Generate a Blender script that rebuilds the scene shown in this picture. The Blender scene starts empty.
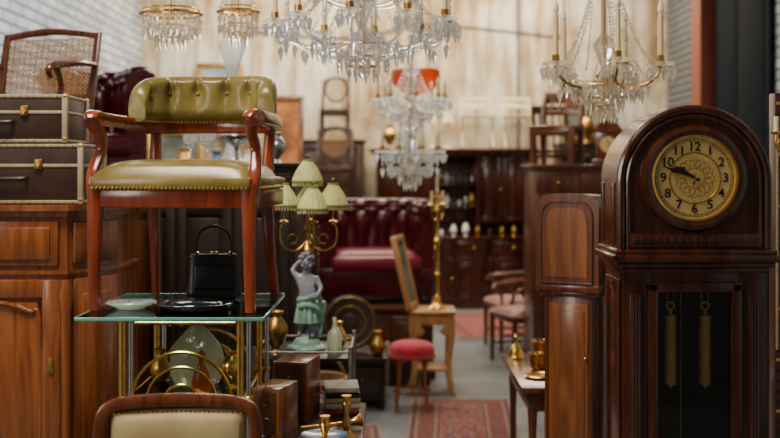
import bpy, bmesh, math, random
from math import sin, cos, pi, radians
from mathutils import Vector, Matrix
random.seed(7)
SC = bpy.context.scene
COL = SC.collection

# ------------------------------------------------------------------ materials
def nm(name):
    m = bpy.data.materials.new(name); m.use_nodes = True
    nt = m.node_tree; bs = nt.nodes['Principled BSDF']
    return m, nt, bs
def N(nt, t, **kw):
    n = nt.nodes.new(t)
    for k, v in kw.items(): setattr(n, k, v)
    return n
def ramp(nt, stops):
    r = N(nt, 'ShaderNodeValToRGB'); e = r.color_ramp.elements
    while len(e) < len(stops): e.new(0.5)
    for i, (p, c) in enumerate(stops):
        e[i].position = p; e[i].color = (c[0], c[1], c[2], 1)
    return r
def coords(nt, scale=(1, 1, 1)):
    tc = N(nt, 'ShaderNodeTexCoord'); mp = N(nt, 'ShaderNodeMapping')
    mp.inputs['Scale'].default_value = scale
    nt.links.new(tc.outputs['Object'], mp.inputs['Vector'])
    return mp.outputs['Vector']
def wood(name, c1, c2, rough=.3, sc=(14, 14, 1.3), coat=.35):
    m, nt, bs = nm(name); v = coords(nt, sc)
    n = N(nt, 'ShaderNodeTexNoise'); n.inputs['Scale'].default_value = 1.6
    n.inputs['Detail'].default_value = 7; n.inputs['Distortion'].default_value = 1.2
    nt.links.new(v, n.inputs['Vector'])
    r = ramp(nt, [(.3, c1), (.7, c2)]); nt.links.new(n.outputs['Fac'], r.inputs['Fac'])
    nt.links.new(r.outputs['Color'], bs.inputs['Base Color'])
    bs.inputs['Roughness'].default_value = rough
    bs.inputs['Coat Weight'].default_value = coat; bs.inputs['Coat Roughness'].default_value = .15
    b = N(nt, 'ShaderNodeBump'); b.inputs['Strength'].default_value = .08; b.inputs['Distance'].default_value = .01
    nt.links.new(n.outputs['Fac'], b.inputs['Height']); nt.links.new(b.outputs['Normal'], bs.inputs['Normal'])
    return m
def plain(name, c, rough=.5, metal=0, var=.25, scale=20, bump=.1, coat=0, sheen=0, spec=.5):
    m, nt, bs = nm(name); v = coords(nt)
    n = N(nt, 'ShaderNodeTexNoise'); n.inputs['Scale'].default_value = scale; n.inputs['Detail'].default_value = 4
    nt.links.new(v, n.inputs['Vector'])
    lo = [x*(1-var) for x in c]; hi = [min(1, x*(1+var)) for x in c]
    r = ramp(nt, [(.3, lo), (.7, hi)]); nt.links.new(n.outputs['Fac'], r.inputs['Fac'])
    nt.links.new(r.outputs['Color'], bs.inputs['Base Color'])
    bs.inputs['Roughness'].default_value = rough; bs.inputs['Metallic'].default_value = metal
    bs.inputs['Coat Weight'].default_value = coat
    bs.inputs['Sheen Weight'].default_value = sheen; bs.inputs['Specular IOR Level'].default_value = spec
    if bump:
        b = N(nt, 'ShaderNodeBump'); b.inputs['Strength'].default_value = bump; b.inputs['Distance'].default_value = .005
        nt.links.new(n.outputs['Fac'], b.inputs['Height']); nt.links.new(b.outputs['Normal'], bs.inputs['Normal'])
    return m
def leather(name, c, c2, rough=.35):
    m, nt, bs = nm(name); v = coords(nt)
    n = N(nt, 'ShaderNodeTexNoise'); n.inputs['Scale'].default_value = 9; n.inputs['Detail'].default_value = 5
    vo = N(nt, 'ShaderNodeTexVoronoi'); vo.inputs['Scale'].default_value = 220
    nt.links.new(v, n.inputs['Vector']); nt.links.new(v, vo.inputs['Vector'])
    r = ramp(nt, [(.3, c), (.75, c2)]); nt.links.new(n.outputs['Fac'], r.inputs['Fac'])
    nt.links.new(r.outputs['Color'], bs.inputs['Base Color'])
    bs.inputs['Roughness'].default_value = rough
    b = N(nt, 'ShaderNodeBump'); b.inputs['Strength'].default_value = .15; b.inputs['Distance'].default_value = .002
    nt.links.new(vo.outputs['Distance'], b.inputs['Height']); nt.links.new(b.outputs['Normal'], bs.inputs['Normal'])
    return m
def glassy(name, tint=(.95, .97, 1), white=.15, rough=.03):
    m, nt, bs = nm(name); out = nt.nodes['Material Output']
    bs.inputs['Base Color'].default_value = (*tint, 1); bs.inputs['Roughness'].default_value = rough
    bs.inputs['Transmission Weight'].default_value = 1; bs.inputs['IOR'].default_value = 1.5
    t = N(nt, 'ShaderNodeBsdfTranslucent'); t.inputs['Color'].default_value = (*tint, 1)
    mx = N(nt, 'ShaderNodeMixShader'); mx.inputs['Fac'].default_value = white
    nt.links.new(bs.outputs[0], mx.inputs[1]); nt.links.new(t.outputs[0], mx.inputs[2])
    nt.links.new(mx.outputs[0], out.inputs['Surface'])
    return m
def pane(name, tint=(.8, .95, .92), gl=.12):
    m, nt, bs = nm(name); out = nt.nodes['Material Output']
    nt.nodes.remove(bs)
    t = N(nt, 'ShaderNodeBsdfTransparent'); t.inputs['Color'].default_value = (*tint, 1)
    g = N(nt, 'ShaderNodeBsdfGlossy'); g.inputs['Roughness'].default_value = .04
    fr = N(nt, 'ShaderNodeFresnel'); fr.inputs['IOR'].default_value = 1.5
    mx = N(nt, 'ShaderNodeMixShader'); nt.links.new(fr.outputs[0], mx.inputs['Fac'])
    nt.links.new(t.outputs[0], mx.inputs[1]); nt.links.new(g.outputs[0], mx.inputs[2])
    nt.links.new(mx.outputs[0], out.inputs['Surface'])
    return m
def brick(name, axis):
    m, nt, bs = nm(name); tc = N(nt, 'ShaderNodeTexCoord'); sp = N(nt, 'ShaderNodeSeparateXYZ'); cb = N(nt, 'ShaderNodeCombineXYZ')
    nt.links.new(tc.outputs['Object'], sp.inputs[0])
    nt.links.new(sp.outputs[axis], cb.inputs[0]); nt.links.new(sp.outputs['Z'], cb.inputs[1])
    br = N(nt, 'ShaderNodeTexBrick'); br.inputs['Scale'].default_value = 1
    br.inputs['Brick Width'].default_value = .30; br.inputs['Row Height'].default_value = .095; br.inputs['Mortar Size'].default_value = .011
    br.inputs['Mortar Smooth'].default_value = .4
    br.inputs['Color1'].default_value = (.74, .77, .80, 1); br.inputs['Color2'].default_value = (.48, .54, .60, 1); br.inputs['Mortar'].default_value = (.15, .18, .22, 1)
    nt.links.new(cb.outputs[0], br.inputs['Vector'])
    no = N(nt, 'ShaderNodeTexNoise'); no.inputs['Scale'].default_value = 2.5; no.inputs['Detail'].default_value = 6
    nt.links.new(tc.outputs['Object'], no.inputs['Vector'])
    r = ramp(nt, [(.3, (.7, .7, .68)), (.6, (1, 1, 1))]); nt.links.new(no.outputs['Fac'], r.inputs['Fac'])
    mx = N(nt, 'ShaderNodeMix', data_type='RGBA', blend_type='MULTIPLY'); mx.inputs[0].default_value = 1
    nt.links.new(br.outputs['Color'], mx.inputs[6]); nt.links.new(r.outputs['Color'], mx.inputs[7])
    nt.links.new(mx.outputs[2], bs.inputs['Base Color']); bs.inputs['Roughness'].default_value = .75
    b = N(nt, 'ShaderNodeBump'); b.invert = True; b.inputs['Strength'].default_value = 1; b.inputs['Distance'].default_value = .015
    nt.links.new(br.outputs['Fac'], b.inputs['Height']); nt.links.new(b.outputs['Normal'], bs.inputs['Normal'])
    return m
def plaster(name):
    m, nt, bs = nm(name); v = coords(nt)
    n = N(nt, 'ShaderNodeTexNoise'); n.inputs['Scale'].default_value = .9; n.inputs['Detail'].default_value = 9; n.inputs['Roughness'].default_value = .65
    nt.links.new(v, n.inputs['Vector'])
    r = ramp(nt, [(.36, (.36, .24, .12)), (.46, (.58, .46, .30)), (.54, (.72, .64, .48)), (.66, (.80, .77, .69))])
    nt.links.new(n.outputs['Fac'], r.inputs['Fac'])
    v2 = coords(nt, (5, 1, .5)); n2 = N(nt, 'ShaderNodeTexNoise'); n2.inputs['Scale'].default_value = 1.6; n2.inputs['Detail'].default_value = 6
    nt.links.new(v2, n2.inputs['Vector']); r2 = ramp(nt, [(.40, (.50, .37, .24)), (.55, (1, 1, 1))]); nt.links.new(n2.outputs['Fac'], r2.inputs['Fac'])
    mx = N(nt, 'ShaderNodeMix', data_type='RGBA', blend_type='MULTIPLY'); mx.inputs[0].default_value = .75
    nt.links.new(r.outputs['Color'], mx.inputs[6]); nt.links.new(r2.outputs['Color'], mx.inputs[7])
    nt.links.new(mx.outputs[2], bs.inputs['Base Color']); bs.inputs['Roughness'].default_value = .85
    b = N(nt, 'ShaderNodeBump'); b.inputs['Strength'].default_value = .3; b.inputs['Distance'].default_value = .02
    nt.links.new(n.outputs['Fac'], b.inputs['Height']); nt.links.new(b.outputs['Normal'], bs.inputs['Normal'])
    return m
def rugmat(name, hx, hy, field=(.30, .05, .05)):
    m, nt, bs = nm(name); tc = N(nt, 'ShaderNodeTexCoord'); sp = N(nt, 'ShaderNodeSeparateXYZ')
    nt.links.new(tc.outputs['Object'], sp.inputs[0])
    def math_(op, a, b=None):
        n = N(nt, 'ShaderNodeMath', operation=op)
        for i, x in enumerate((a, b)):
            if x is None: continue
            if isinstance(x, (int, float)): n.inputs[i].default_value = x
            else: nt.links.new(x, n.inputs[i])
        return n.outputs[0]
    ax = math_('SUBTRACT', hx, math_('ABSOLUTE', sp.outputs['X'])); ay = math_('SUBTRACT', hy, math_('ABSOLUTE', sp.outputs['Y']))
    e = math_('MINIMUM', ax, ay)
    br = ramp(nt, [(0, (.30, .22, .15)), (.06, (.03, .03, .05)), (.14, (.25, .17, .11)), (.2, (.14, .03, .025)), (.5, (.25, .17, .12)), (.56, (.03, .03, .05))])
    br.color_ramp.interpolation = 'CONSTANT'
    nt.links.new(math_('MULTIPLY', e, 3.0), br.inputs['Fac'])
    vo = N(nt, 'ShaderNodeTexVoronoi', distance='MANHATTAN'); vo.inputs['Scale'].default_value = 11; vo.inputs['Randomness'].default_value = .55
    nt.links.new(tc.outputs['Object'], vo.inputs['Vector'])
    fr = ramp(nt, [(0, (.36, .27, .19)), (.2, (.04, .045, .08)), (.38, field), (.62, (.30, .20, .14)), (.74, field)]); fr.color_ramp.interpolation = 'CONSTANT'
    nt.links.new(vo.outputs['Distance'], fr.inputs['Fac'])
    mx = N(nt, 'ShaderNodeMix', data_type='RGBA'); nt.links.new(math_('GREATER_THAN', e, .2), mx.inputs[0])
    mb = N(nt, 'ShaderNodeMix', data_type='RGBA'); mb.inputs[0].default_value = .4
    nt.links.new(br.outputs['Color'], mb.inputs[6]); nt.links.new(fr.outputs['Color'], mb.inputs[7])
    nt.links.new(mb.outputs[2], mx.inputs[6]); nt.links.new(fr.outputs['Color'], mx.inputs[7])
    nt.links.new(mx.outputs[2], bs.inputs['Base Color']); bs.inputs['Roughness'].default_value = .95
    return m

MAHOG = wood('mahogany', (.13, .016, .005), (.32, .055, .015), .20)
MAHOGD = wood('dark_mahogany', (.018, .004, .0015), (.075, .018, .006), .20)
MAHOG2 = wood('clock_side_wood', (.055, .013, .004), (.18, .047, .014), .26)
LITPANEL = wood('lit_panel_wood', (.12, .032, .008), (.30, .095, .024), .26)  # warm light on the second clock's panels, put into a lighter wood colour
WALNUT = wood('walnut', (.024, .009, .004), (.07, .024, .010), .35)
OAKOR = wood('orange_walnut', (.15, .038, .009), (.36, .11, .028), .26)
DKOAK = wood('dark_oak', (.010, .005, .003), (.028, .012, .007), .4)
REDWD = wood('red_brown_wood', (.05, .013, .005), (.13, .035, .013), .35)
POSTM = wood('painted_red_post', (.16, .035, .016), (.26, .06, .028), .5, coat=0)
PINE = wood('light_pine', (.36, .17, .055), (.54, .29, .105), .45, coat=.1)
BRASS = plain('brass', (.85, .52, .14), .22, 1, .15, 30, .05)
GOLDW = plain('lacquered_gold_brass', (.95, .58, .12), .35, .1, .12, 90, .2)
OLDBRASS = plain('old_brass', (.52, .30, .08), .33, 1, .3, 30, .1)
CHROME = plain('steel', (.6, .62, .62), .25, 1, .1, 20, 0)
DKMETAL = plain('dark_metal', (.05, .05, .055), .4, .8, .3, 30, .1)
GREYMET = plain('galvanised_metal', (.13, .14, .15), .5, .3, .2, 10, .05)
OLIVE = leather('olive_leather', (.11, .085, .018), (.25, .19, .052), .24)
CREAMUP = leather('gold_cream_upholstery', (.32, .24, .11), (.48, .37, .19), .55)
BURG = leather('burgundy_leather', (.035, .0025, .0045), (.085, .0055, .009), .24)
CRIM = leather('crimson_seat_leather', (.14, .006, .020), (.23, .012, .036), .33)
REDVEL = plain('red_velvet', (.44, .007, .03), .8, 0, .2, 30, .1, sheen=.2)
PINKUP = leather('faded_pink_upholstery', (.24, .11, .08), (.34, .19, .15), .6)
BLACKL = leather('black_leather', (.008, .008, .009), (.018, .018, .02), .28)
BLACKLQ = plain('black_lacquer', (.01, .01, .012), .15, 0, .2, 10, 0, coat=.5)
CASEBR = leather('suitcase_brown', (.024, .010, .006), (.050, .023, .013), .45)
CASETR = plain('suitcase_cream_trim', (.40, .31, .19), .5, 0, .15, 20, .05)
PORC = plain('porcelain', (.8, .8, .76), .15, 0, .05, 10, 0, coat=.5)
PORCB = plain('porcelain_green', (.25, .4, .3), .15, 0, .3, 60, 0, coat=.5)
BLUEP = plain('blue_ceramic', (.05, .12, .25), .2, 0, .5, 40, 0, coat=.5)
CANE = plain('cane', (.36, .20, .075), .6, 0, .2, 40, 0)
CANDLE = plain('candle_wax', (.78, .60, .33), .5, 0, .08, 10, 0)
CRYS = glassy('crystal', (.98, .98, .97), .30)
CRYSW = glassy('warm_crystal', (1, .95, .85), .36)
GLASSV = glassy('green_white_glass', (.84, .90, .74), .45, .1)
MILKG = glassy('milky_glass', (.93, .95, .93), .35, .08)
AMBER = glassy('amber_glass', (.85, .24, .04), .45, .15)
SMOKE = glassy('clear_glass', (.92, .95, .96), .12, .02)
TABGL = pane('table_glass', (.72, .93, .88))
EDGEGL = plain('glass_green_edge', (.14, .42, .37), .1, 0, .15, 10, 0, coat=.6)
CLKGL = pane('clock_glass', (.96, .96, .96))
SHADE = plain('cream_green_shade', (.68, .66, .27), .7, 0, .2, 15, .1)
SHADEG = plain('green_shade_trim', (.22, .29, .09), .7, 0, .2, 30, .1)
VERDI = plain('verdigris_bronze', (.30, .54, .42), .4, .1, .35, 30, .2)
STATUE = plain('grey_patina', (.30, .31, .37), .35, .1, .3, 25, .15)
WHITEP = plain('cream_paint', (.82, .72, .46), .5, 0, .1, 10, .05)
PAPER = plain('printed_paper', (.45, .40, .34), .7, 0, .5, 14, 0)
REDP = plain('red_book_cover', (.35, .03, .03), .6, 0, .3, 14, 0)
DIALM = plain('gilt_dial', (.84, .60, .22), .42, .65, .12, 40, .05)
DIALC = plain('engraved_gilt', (.78, .53, .18), .42, .65, .2, 160, .15)
INK = plain('black_enamel', (.008, .007, .006), .4, 0, 0, 10, 0)
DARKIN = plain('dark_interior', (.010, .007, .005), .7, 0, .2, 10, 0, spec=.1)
FLAME = plain('frosted_bulb', (.85, .78, .62), .3, 0, .05, 10, 0)
CAN_O = plain('painting_canvas', (.55, .20, .05), .7, 0, .8, 5, .1)
CAN_G = plain('landscape_canvas', (.16, .18, .13), .6, 0, .8, 4, .1)
MIRR = plain('mirror_glass', (.7, .72, .72), .03, 1, 0, 10, 0)

# ------------------------------------------------------------------ mesh builder
def cat(pts, k=6):
    pts = [Vector(p) for p in pts]; n = len(pts); o = []
    for i in range(n-1):
        p0 = pts[max(0, i-1)]; p1 = pts[i]; p2 = pts[i+1]; p3 = pts[min(n-1, i+2)]
        for j in range(k):
            t = j/k
            o.append(.5*((2*p1)+(p2-p0)*t+(2*p0-5*p1+4*p2-p3)*t*t+(3*p1-p0-3*p2+p3)*t**3))
    o.append(pts[-1]); return o
def R(x=0, y=0, z=0):
    return Matrix.Rotation(radians(z), 4, 'Z') @ Matrix.Rotation(radians(y), 4, 'Y') @ Matrix.Rotation(radians(x), 4, 'X')
T = Matrix.Translation
BOXC = {}
class B:
    def __init__(s, name):
        s.name = name; s.v = []; s.f = []; s.fm = []; s.mats = []; s.M = Matrix.Identity(4)
    def mi(s, m):
        if m not in s.mats: s.mats.append(m)
        return s.mats.index(m)
    def add(s, m, vs, fs, M=None):
        o = len(s.v); MM = s.M @ M if M is not None else s.M
        s.v += [MM @ Vector(p) for p in vs]; i = s.mi(m)
        for f in fs: s.f.append([o+k for k in f]); s.fm.append(i)
    def box(s, m, c, size, rot=(0, 0, 0), bev=.004):
        sx, sy, sz = size; bev = min(bev, min(size)*.4)
        key = (round(sx, 4), round(sy, 4), round(sz, 4), bev)
        if key not in BOXC:
            bm = bmesh.new(); bmesh.ops.create_cube(bm, size=1)
            for v in bm.verts: v.co = Vector((v.co.x*sx, v.co.y*sy, v.co.z*sz))
            if bev > 0: bmesh.ops.bevel(bm, geom=bm.edges[:], offset=bev, segments=2, affect='EDGES', profile=.5)
            bm.verts.index_update()
            BOXC[key] = ([v.co.copy() for v in bm.verts], [[v.index for v in f.verts] for f in bm.faces]); bm.free()
        s.add(m, *BOXC[key], M=T(c) @ R(*rot))
    def bb(s, m, x0, x1, y0, y1, z0, z1, bev=.004):
        s.box(m, ((x0+x1)/2, (y0+y1)/2, (z0+z1)/2), (abs(x1-x0), abs(y1-y0), abs(z1-z0)), bev=bev)
    def lathe(s, m, prof, c=(0, 0, 0), rot=(0, 0, 0), seg=20, flute=0, amp=0, sm=0):
        if sm: prof = [(p.x, p.y) for p in cat([(a, b, 0) for a, b in prof], sm)]
        vs = []; n = len(prof)
        for r, z in prof:
            for k in range(seg):
                a = 2*pi*k/seg; rr = max(r, .0002)*(1+amp*cos(flute*a) if flute else 1)
                vs.append((rr*cos(a), rr*sin(a), z))
        fs = []
        for i in range(n-1):
            for k in range(seg):
                k2 = (k+1) % seg; fs.append((i*seg+k, i*seg+k2, (i+1)*seg+k2, (i+1)*seg+k))
        if prof[0][0] > .0005: fs.append(tuple(range(seg))[::-1])
        if prof[-1][0] > .0005: fs.append(tuple((n-1)*seg+k for k in range(seg)))
        s.add(m, vs, fs, M=T(c) @ R(*rot))
    def shell(s, m, prof, c=(0, 0, 0), rot=(0, 0, 0), seg=20, flute=0, amp=0, t=.003, sm=0):
        if sm: prof = [(p.x, p.y) for p in cat([(a, b, 0) for a, b in prof], sm)]
        inner = [(max(r-t, .0002), z) for r, z in prof[::-1]]
        full = prof+inner
        vs = []; n = len(full)
        for r, z in full:
            for k in range(seg):
                a = 2*pi*k/seg; rr = max(r, .0002)*(1+amp*cos(flute*a) if flute else 1); vs.append((rr*cos(a), rr*sin(a), z))
        fs = [(i*seg+k, i*seg+(k+1) % seg, ((i+1) % n)*seg+(k+1) % seg, ((i+1) % n)*seg+k) for i in range(n) for k in range(seg)]
        s.add(m, vs, fs, M=T(c) @ R(*rot))
    def cyl(s, m, c, r, h, rot=(0, 0, 0), seg=20, r2=None):
        r2 = r if r2 is None else r2; e = min(.004, h*.2, r*.3)
        s.lathe(m, [(r-e, 0), (r, e), (r2, h-e), (r2-e, h)], c, rot, seg)
    def tube(s, m, pts, r, seg=8, closed=False, sq=False, up=None, asp=1):
        P = [Vector(p[:3]) for p in pts]; n = len(P)
        if not isinstance(r, (list, tuple)): r = [r]*n
        vs = []; Nn = None
        for i in range(n):
            a = P[(i-1) % n] if (closed or i > 0) else P[i]; b = P[(i+1) % n] if (closed or i < n-1) else P[i]
            t = (b-a).normalized()
            if Nn is None:
                u = Vector(up) if up else (Vector((0, 0, 1)) if abs(t.z) < .8 else Vector((1, 0, 0)))
                Nn = u
            Nn = (Nn-t*Nn.dot(t)).normalized(); Bn = t.cross(Nn)
            for k in range(seg):
                an = 2*pi*(k+.5)/seg; c_, s_ = cos(an), sin(an)
                if sq:
                    c_ = math.copysign(abs(c_)**.45, c_); s_ = math.copysign(abs(s_)**.45, s_)
                vs.append(P[i]+Nn*c_*r[i]+Bn*s_*r[i]*asp)
        fs = []
        for i in range(n if closed else n-1):
            j = (i+1) % n
            for k in range(seg):
                k2 = (k+1) % seg; fs.append((i*seg+k, i*seg+k2, j*seg+k2, j*seg+k))
        if not closed:
            fs.append(tuple(range(seg))[::-1]); fs.append(tuple((n-1)*seg+k for k in range(seg)))
        s.add(m, vs, fs)
    def rod(s, m, pts4, k=5, **kw):
        q = cat([Vector((a, b, c, d)) for a, b, c, d in pts4], k)
        s.tube(m, [(p[0], p[1], p[2]) for p in q], [p[3] for p in q], **kw)
    def ring(s, m, c, rad, r, rot=(0, 0, 0), seg=28, a0=0, a1=360, ts=8, asp=1):
        M = T(c) @ R(*rot); cl = abs(a1-a0) >= 360; n = seg if cl else seg+1
        pts = [M @ Vector((rad*cos(radians(a0+(a1-a0)*i/seg)), rad*sin(radians(a0+(a1-a0)*i/seg)), 0)) for i in range(n)]
        s.tube(m, pts, r, seg=ts, closed=cl, up=(M.to_3x3() @ Vector((0, 0, 1))), asp=asp)
    def sph(s, m, c, r, seg=14, rings=9, rot=(0, 0, 0)):
        rx, ry, rz = (r, r, r) if not isinstance(r, tuple) else r
        vs = []; fs = []
        for i in range(rings+1):
            t = pi*i/rings
            for k in range(seg):
                a = 2*pi*k/seg; st = max(sin(t), .001); vs.append((rx*st*cos(a), ry*st*sin(a), rz*cos(t)))
        for i in range(rings):
            for k in range(seg): fs.append((i*seg+k, (i+1)*seg+k, (i+1)*seg+(k+1) % seg, i*seg+(k+1) % seg))
        s.add(m, vs, fs, M=T(c) @ R(*rot))
    def extr(s, m, poly, y0, y1, M=None):
        n = len(poly); vs = [(x, y0, z) for x, z in poly]+[(x, y1, z) for x, z in poly]
        fs = [tuple(range(n))[::-1], tuple(range(n, 2*n))]+[(i, (i+1) % n, n+(i+1) % n, n+i) for i in range(n)]
        s.add(m, vs, fs, M=M)
    def gem(s, m, c, w, h, n=5, top=.3):
        x, y, z = c; vs = [(x, y, z), (x, y, z-h)]; o = random.random()*3
        for k in range(n):
            a = o+2*pi*k/n; vs.append((x+w*cos(a), y+w*sin(a), z-h*(1-top)))
        s.add(m, vs, [(0, 2+k, 2+(k+1) % n) for k in range(n)]+[(1, 2+(k+1) % n, 2+k) for k in range(n)])
    def strand(s, m, p0, p1, sag, n, w):
        p0 = Vector(p0); p1 = Vector(p1)
        for i in range(n):
            t = i/(n-1) if n > 1 else .5
            p = p0.lerp(p1, t); p.z -= sag*4*t*(1-t); s.gem(m, (p.x, p.y, p.z+w), w, 2*w, 4, .5)
    def grid(s, m, fn, nu, nv, closed_v=False, capu=False):
        vs = [fn(i/(nu-1), j/(nv if closed_v else nv-1)) for i in range(nu) for j in range(nv)]
        fs = []
        for i in range(nu-1):
            for j in range(nv if closed_v else nv-1):
                j2 = (j+1) % nv; fs.append((i*nv+j, i*nv+j2, (i+1)*nv+j2, (i+1)*nv+j))
        if capu:
            fs.append(tuple(range(nv))[::-1]); fs.append(tuple((nu-1)*nv+k for k in range(nv)))
        s.add(m, vs, fs)
    def text(s, m, txt, size, c, rot, depth=.001):
        cu = bpy.data.curves.new('t', 'FONT'); cu.body = txt; cu.size = size; cu.extrude = depth
        cu.align_x = 'CENTER'; cu.align_y = 'CENTER'; cu.offset = size*.015
        ob = bpy.data.objects.new('t', cu); COL.objects.link(ob)
        me = ob.to_mesh(); vs = [v.co.copy() for v in me.vertices]; fs = [tuple(p.vertices) for p in me.polygons]
        ob.to_mesh_clear(); bpy.data.objects.remove(ob); bpy.data.curves.remove(cu)
        s.add(m, vs, fs, M=T(c) @ R(*rot))
    def done(s, loc=(0, 0, 0), rz=0, ang=35):
        me = bpy.data.meshes.new(s.name); me.from_pydata([tuple(v) for v in s.v], [], s.f)
        for m in s.mats: me.materials.append(m)
        me.polygons.foreach_set('material_index', s.fm)
        me.polygons.foreach_set('use_smooth', [True]*len(s.f))
        bm = bmesh.new(); bm.from_mesh(me); bmesh.ops.recalc_face_normals(bm, faces=bm.faces[:]); bm.to_mesh(me); bm.free()
        me.set_sharp_from_angle(angle=radians(ang)); me.update()
        ob = bpy.data.objects.new(s.name, me); ob.location = loc; ob.rotation_euler = (0, 0, radians(rz)); COL.objects.link(ob)
        return ob

def tuft(u, v, C, Rr): 
    a = u*C+v*Rr; b = u*C-v*Rr
    return (abs(sin(pi*a))*abs(sin(pi*b)))**.45
def upath(pts, k=8):
    q = cat([(x, y, 0) for x, y in pts], k)
    L = [0]
    for i in range(1, len(q)): L.append(L[-1]+(q[i]-q[i-1]).length)
    def f(u):
        d = u*L[-1]; i = 0
        while i < len(q)-2 and L[i+1] < d: i += 1
        t = (d-L[i])/max(1e-6, L[i+1]-L[i]); p = q[i].lerp(q[i+1], t)
        i0 = max(0, i-1); i1 = min(len(q)-1, i+2); tg = (q[i1]-q[i0]).normalized()
        return p, Vector((-tg.y, tg.x, 0))
    return f
def sweep_tuft(b, m, path, prof, vt, C, Rr, amp, nu=90, nv=44, btn=None, sgn=1, br=.008):
    def fn(u, v, extra=0):
        p, n = path(u); n = n*sgn; o, z = prof(v)
        if vt[0] <= v <= vt[1]:
            w = (v-vt[0])/(vt[1]-vt[0]); ed = min(1, w*6, (1-w)*6)
            o -= amp*(tuft(u, w, C, Rr)*ed)
        return Vector((p.x+n.x*(o-extra), p.y+n.y*(o-extra), z))
    b.grid(m, fn, nu, nv, closed_v=True, capu=True)
    if btn:
        for i in range(0, 2*C+1):
            for j in range(1, 2*Rr):
                if (i+j) % 2 == 0:
                    u = i/(2*C); w = j/(2*Rr)
                    if .02 < u < .98: b.sph(btn, fn(u, vt[0]+w*(vt[1]-vt[0])), br, 8, 5)

# ------------------------------------------------------------------ room shell
def slab(name, m, x0, x1, y0, y1, z0, z1):
    b = B(name); b.bb(m, x0, x1, y0, y1, z0, z1, 0); return b.done()
XL, XR, YB, ZC = -3.0, 3.35, 13.1, 4.3
FLOORM = plain('concrete_floor', (.17, .18, .185), .4, 0, .4, 1.6, .05)
slab('floor', FLOORM, XL-.2, XR+.2, -1.5, YB+.2, -.1, 0)
slab('wall_left', brick('white_brick_left', 'Y'), XL-.2, XL, -1.5, YB, 0, ZC)
slab('wall_back', plaster('stained_plaster'), XL-.2, XR+.2, YB, YB+.2, 0, ZC)
slab('wall_right', brick('white_brick_right', 'Y'), XR, XR+.2, -1.5, YB, 0, ZC)
CEIL = plain('ceiling_paint', (.5, .46, .4), .8, 0, .1, 3, 0)
slab('ceiling', CEIL, XL-.2, XR+.2, -1.5, YB+.2, ZC, ZC+.1)
DOORM = plain('dark_blue_paint', (.008, .012, .017), .8, 0, .2, 5, .05, spec=.08)
b = B('door_1'); b.bb(DOORM, XR-.06, XR-.005, 9.4, 10.98, 0.003, 4.25, .005)
for z0, z1 in ((.2, 1.6), (1.8, 4.1)):
    for y0, y1 in ((9.52, 10.13), (10.27, 10.88)): b.bb(DOORM, XR-.07, XR-.05, y0, y1, z0, z1, .008)
b.done()
b = B('trim_1'); b.bb(POSTM, XR-.20, XR-.001, 11.0, 11.2, 0, ZC-.01); b.bb(POSTM, XR-.14, XR-.001, 11.2, 11.55, 0, ZC-.01); b.done()
b = B('roller_shutter')
for i in range(52): b.box(GREYMET, (XR-.03, 12.28, .044+i*.08), (.03, 1.35, .074), bev=.012)
b.done()
b = B('electrical_conduit')
b.tube(GREYMET, [(-1.9, YB-.02, 4.29), (-1.9, YB-.02, .16)], .012); b.tube(GREYMET, [(2.1, YB-.02, 4.29), (2.1, YB-.02, .16)], .012)
b.tube(GREYMET, [(1.55, YB-.02, 4.29), (1.55, YB-.02, .16)], .016)
b.tube(DKMETAL, cat([(-1.9, YB-.02, 3.3), (-.5, YB-.02, 3.2), (.5, YB-.02, 3.35), (2.1, YB-.02, 3.2)], 8), .008)
b.box(GREYMET, (2.1, YB-.045, 2.7), (.12, .08, .16)); b.box(WHITEP, (-1.9, YB-.045, 3.2), (.16, .08, .22)); b.done()
b = B('baseboard_back'); b.bb(DKOAK, XL+.01, XR-.15, YB-.03, YB-.002, 0, .15); b.done()
def frame(name, loc, w, h, can, fm, rx=0, rz=0, t=.03, fw=.05):
    b = B(name); b.M = R(rx, 0, 0)
    b.bb(can, -w/2, w/2, -.004, t*.4, fw*.6, h+fw*.6, 0)
    for X in (-w/2, w/2): b.bb(fm, X-fw/2, X+fw/2, -t*.6, t*.6, 0, h+fw*1.2, .006)
    for Z in (fw*.5, h+fw*.7): b.bb(fm, -w/2, w/2, -t*.6, t*.6, Z-fw/2, Z+fw/2, .006)
    b.M = Matrix.Identity(4); return b.done(loc, rz)

def rug(name, loc, hx, hy, rz, col):
    b = B(name); m = rugmat('rug', hx, hy, col); b.bb(m, -hx, hx, -hy, hy, 0, .012, .004)
    for sgn in (-1, 1):
        for i in range(int(hx*2/.02)):
            x = -hx+.01+i*.02; b.tube(CASETR, [(x, sgn*hy, .006), (x+random.uniform(-.004, .004), sgn*(hy+.05), .003)], .0025, seg=4)
    return b.done(loc, rz)
rug('persian_rug', (.44, 6.58, .001), .34, .96, -3, (.20, .04, .03))
rug('faded_persian_rug', (-.23, 6.15, .001), .20, .6, 3, (.19, .085, .055))
rug('red_persian_rug', (.98, 11.2, .001), .42, .9, 6, (.26, .03, .035))

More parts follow.
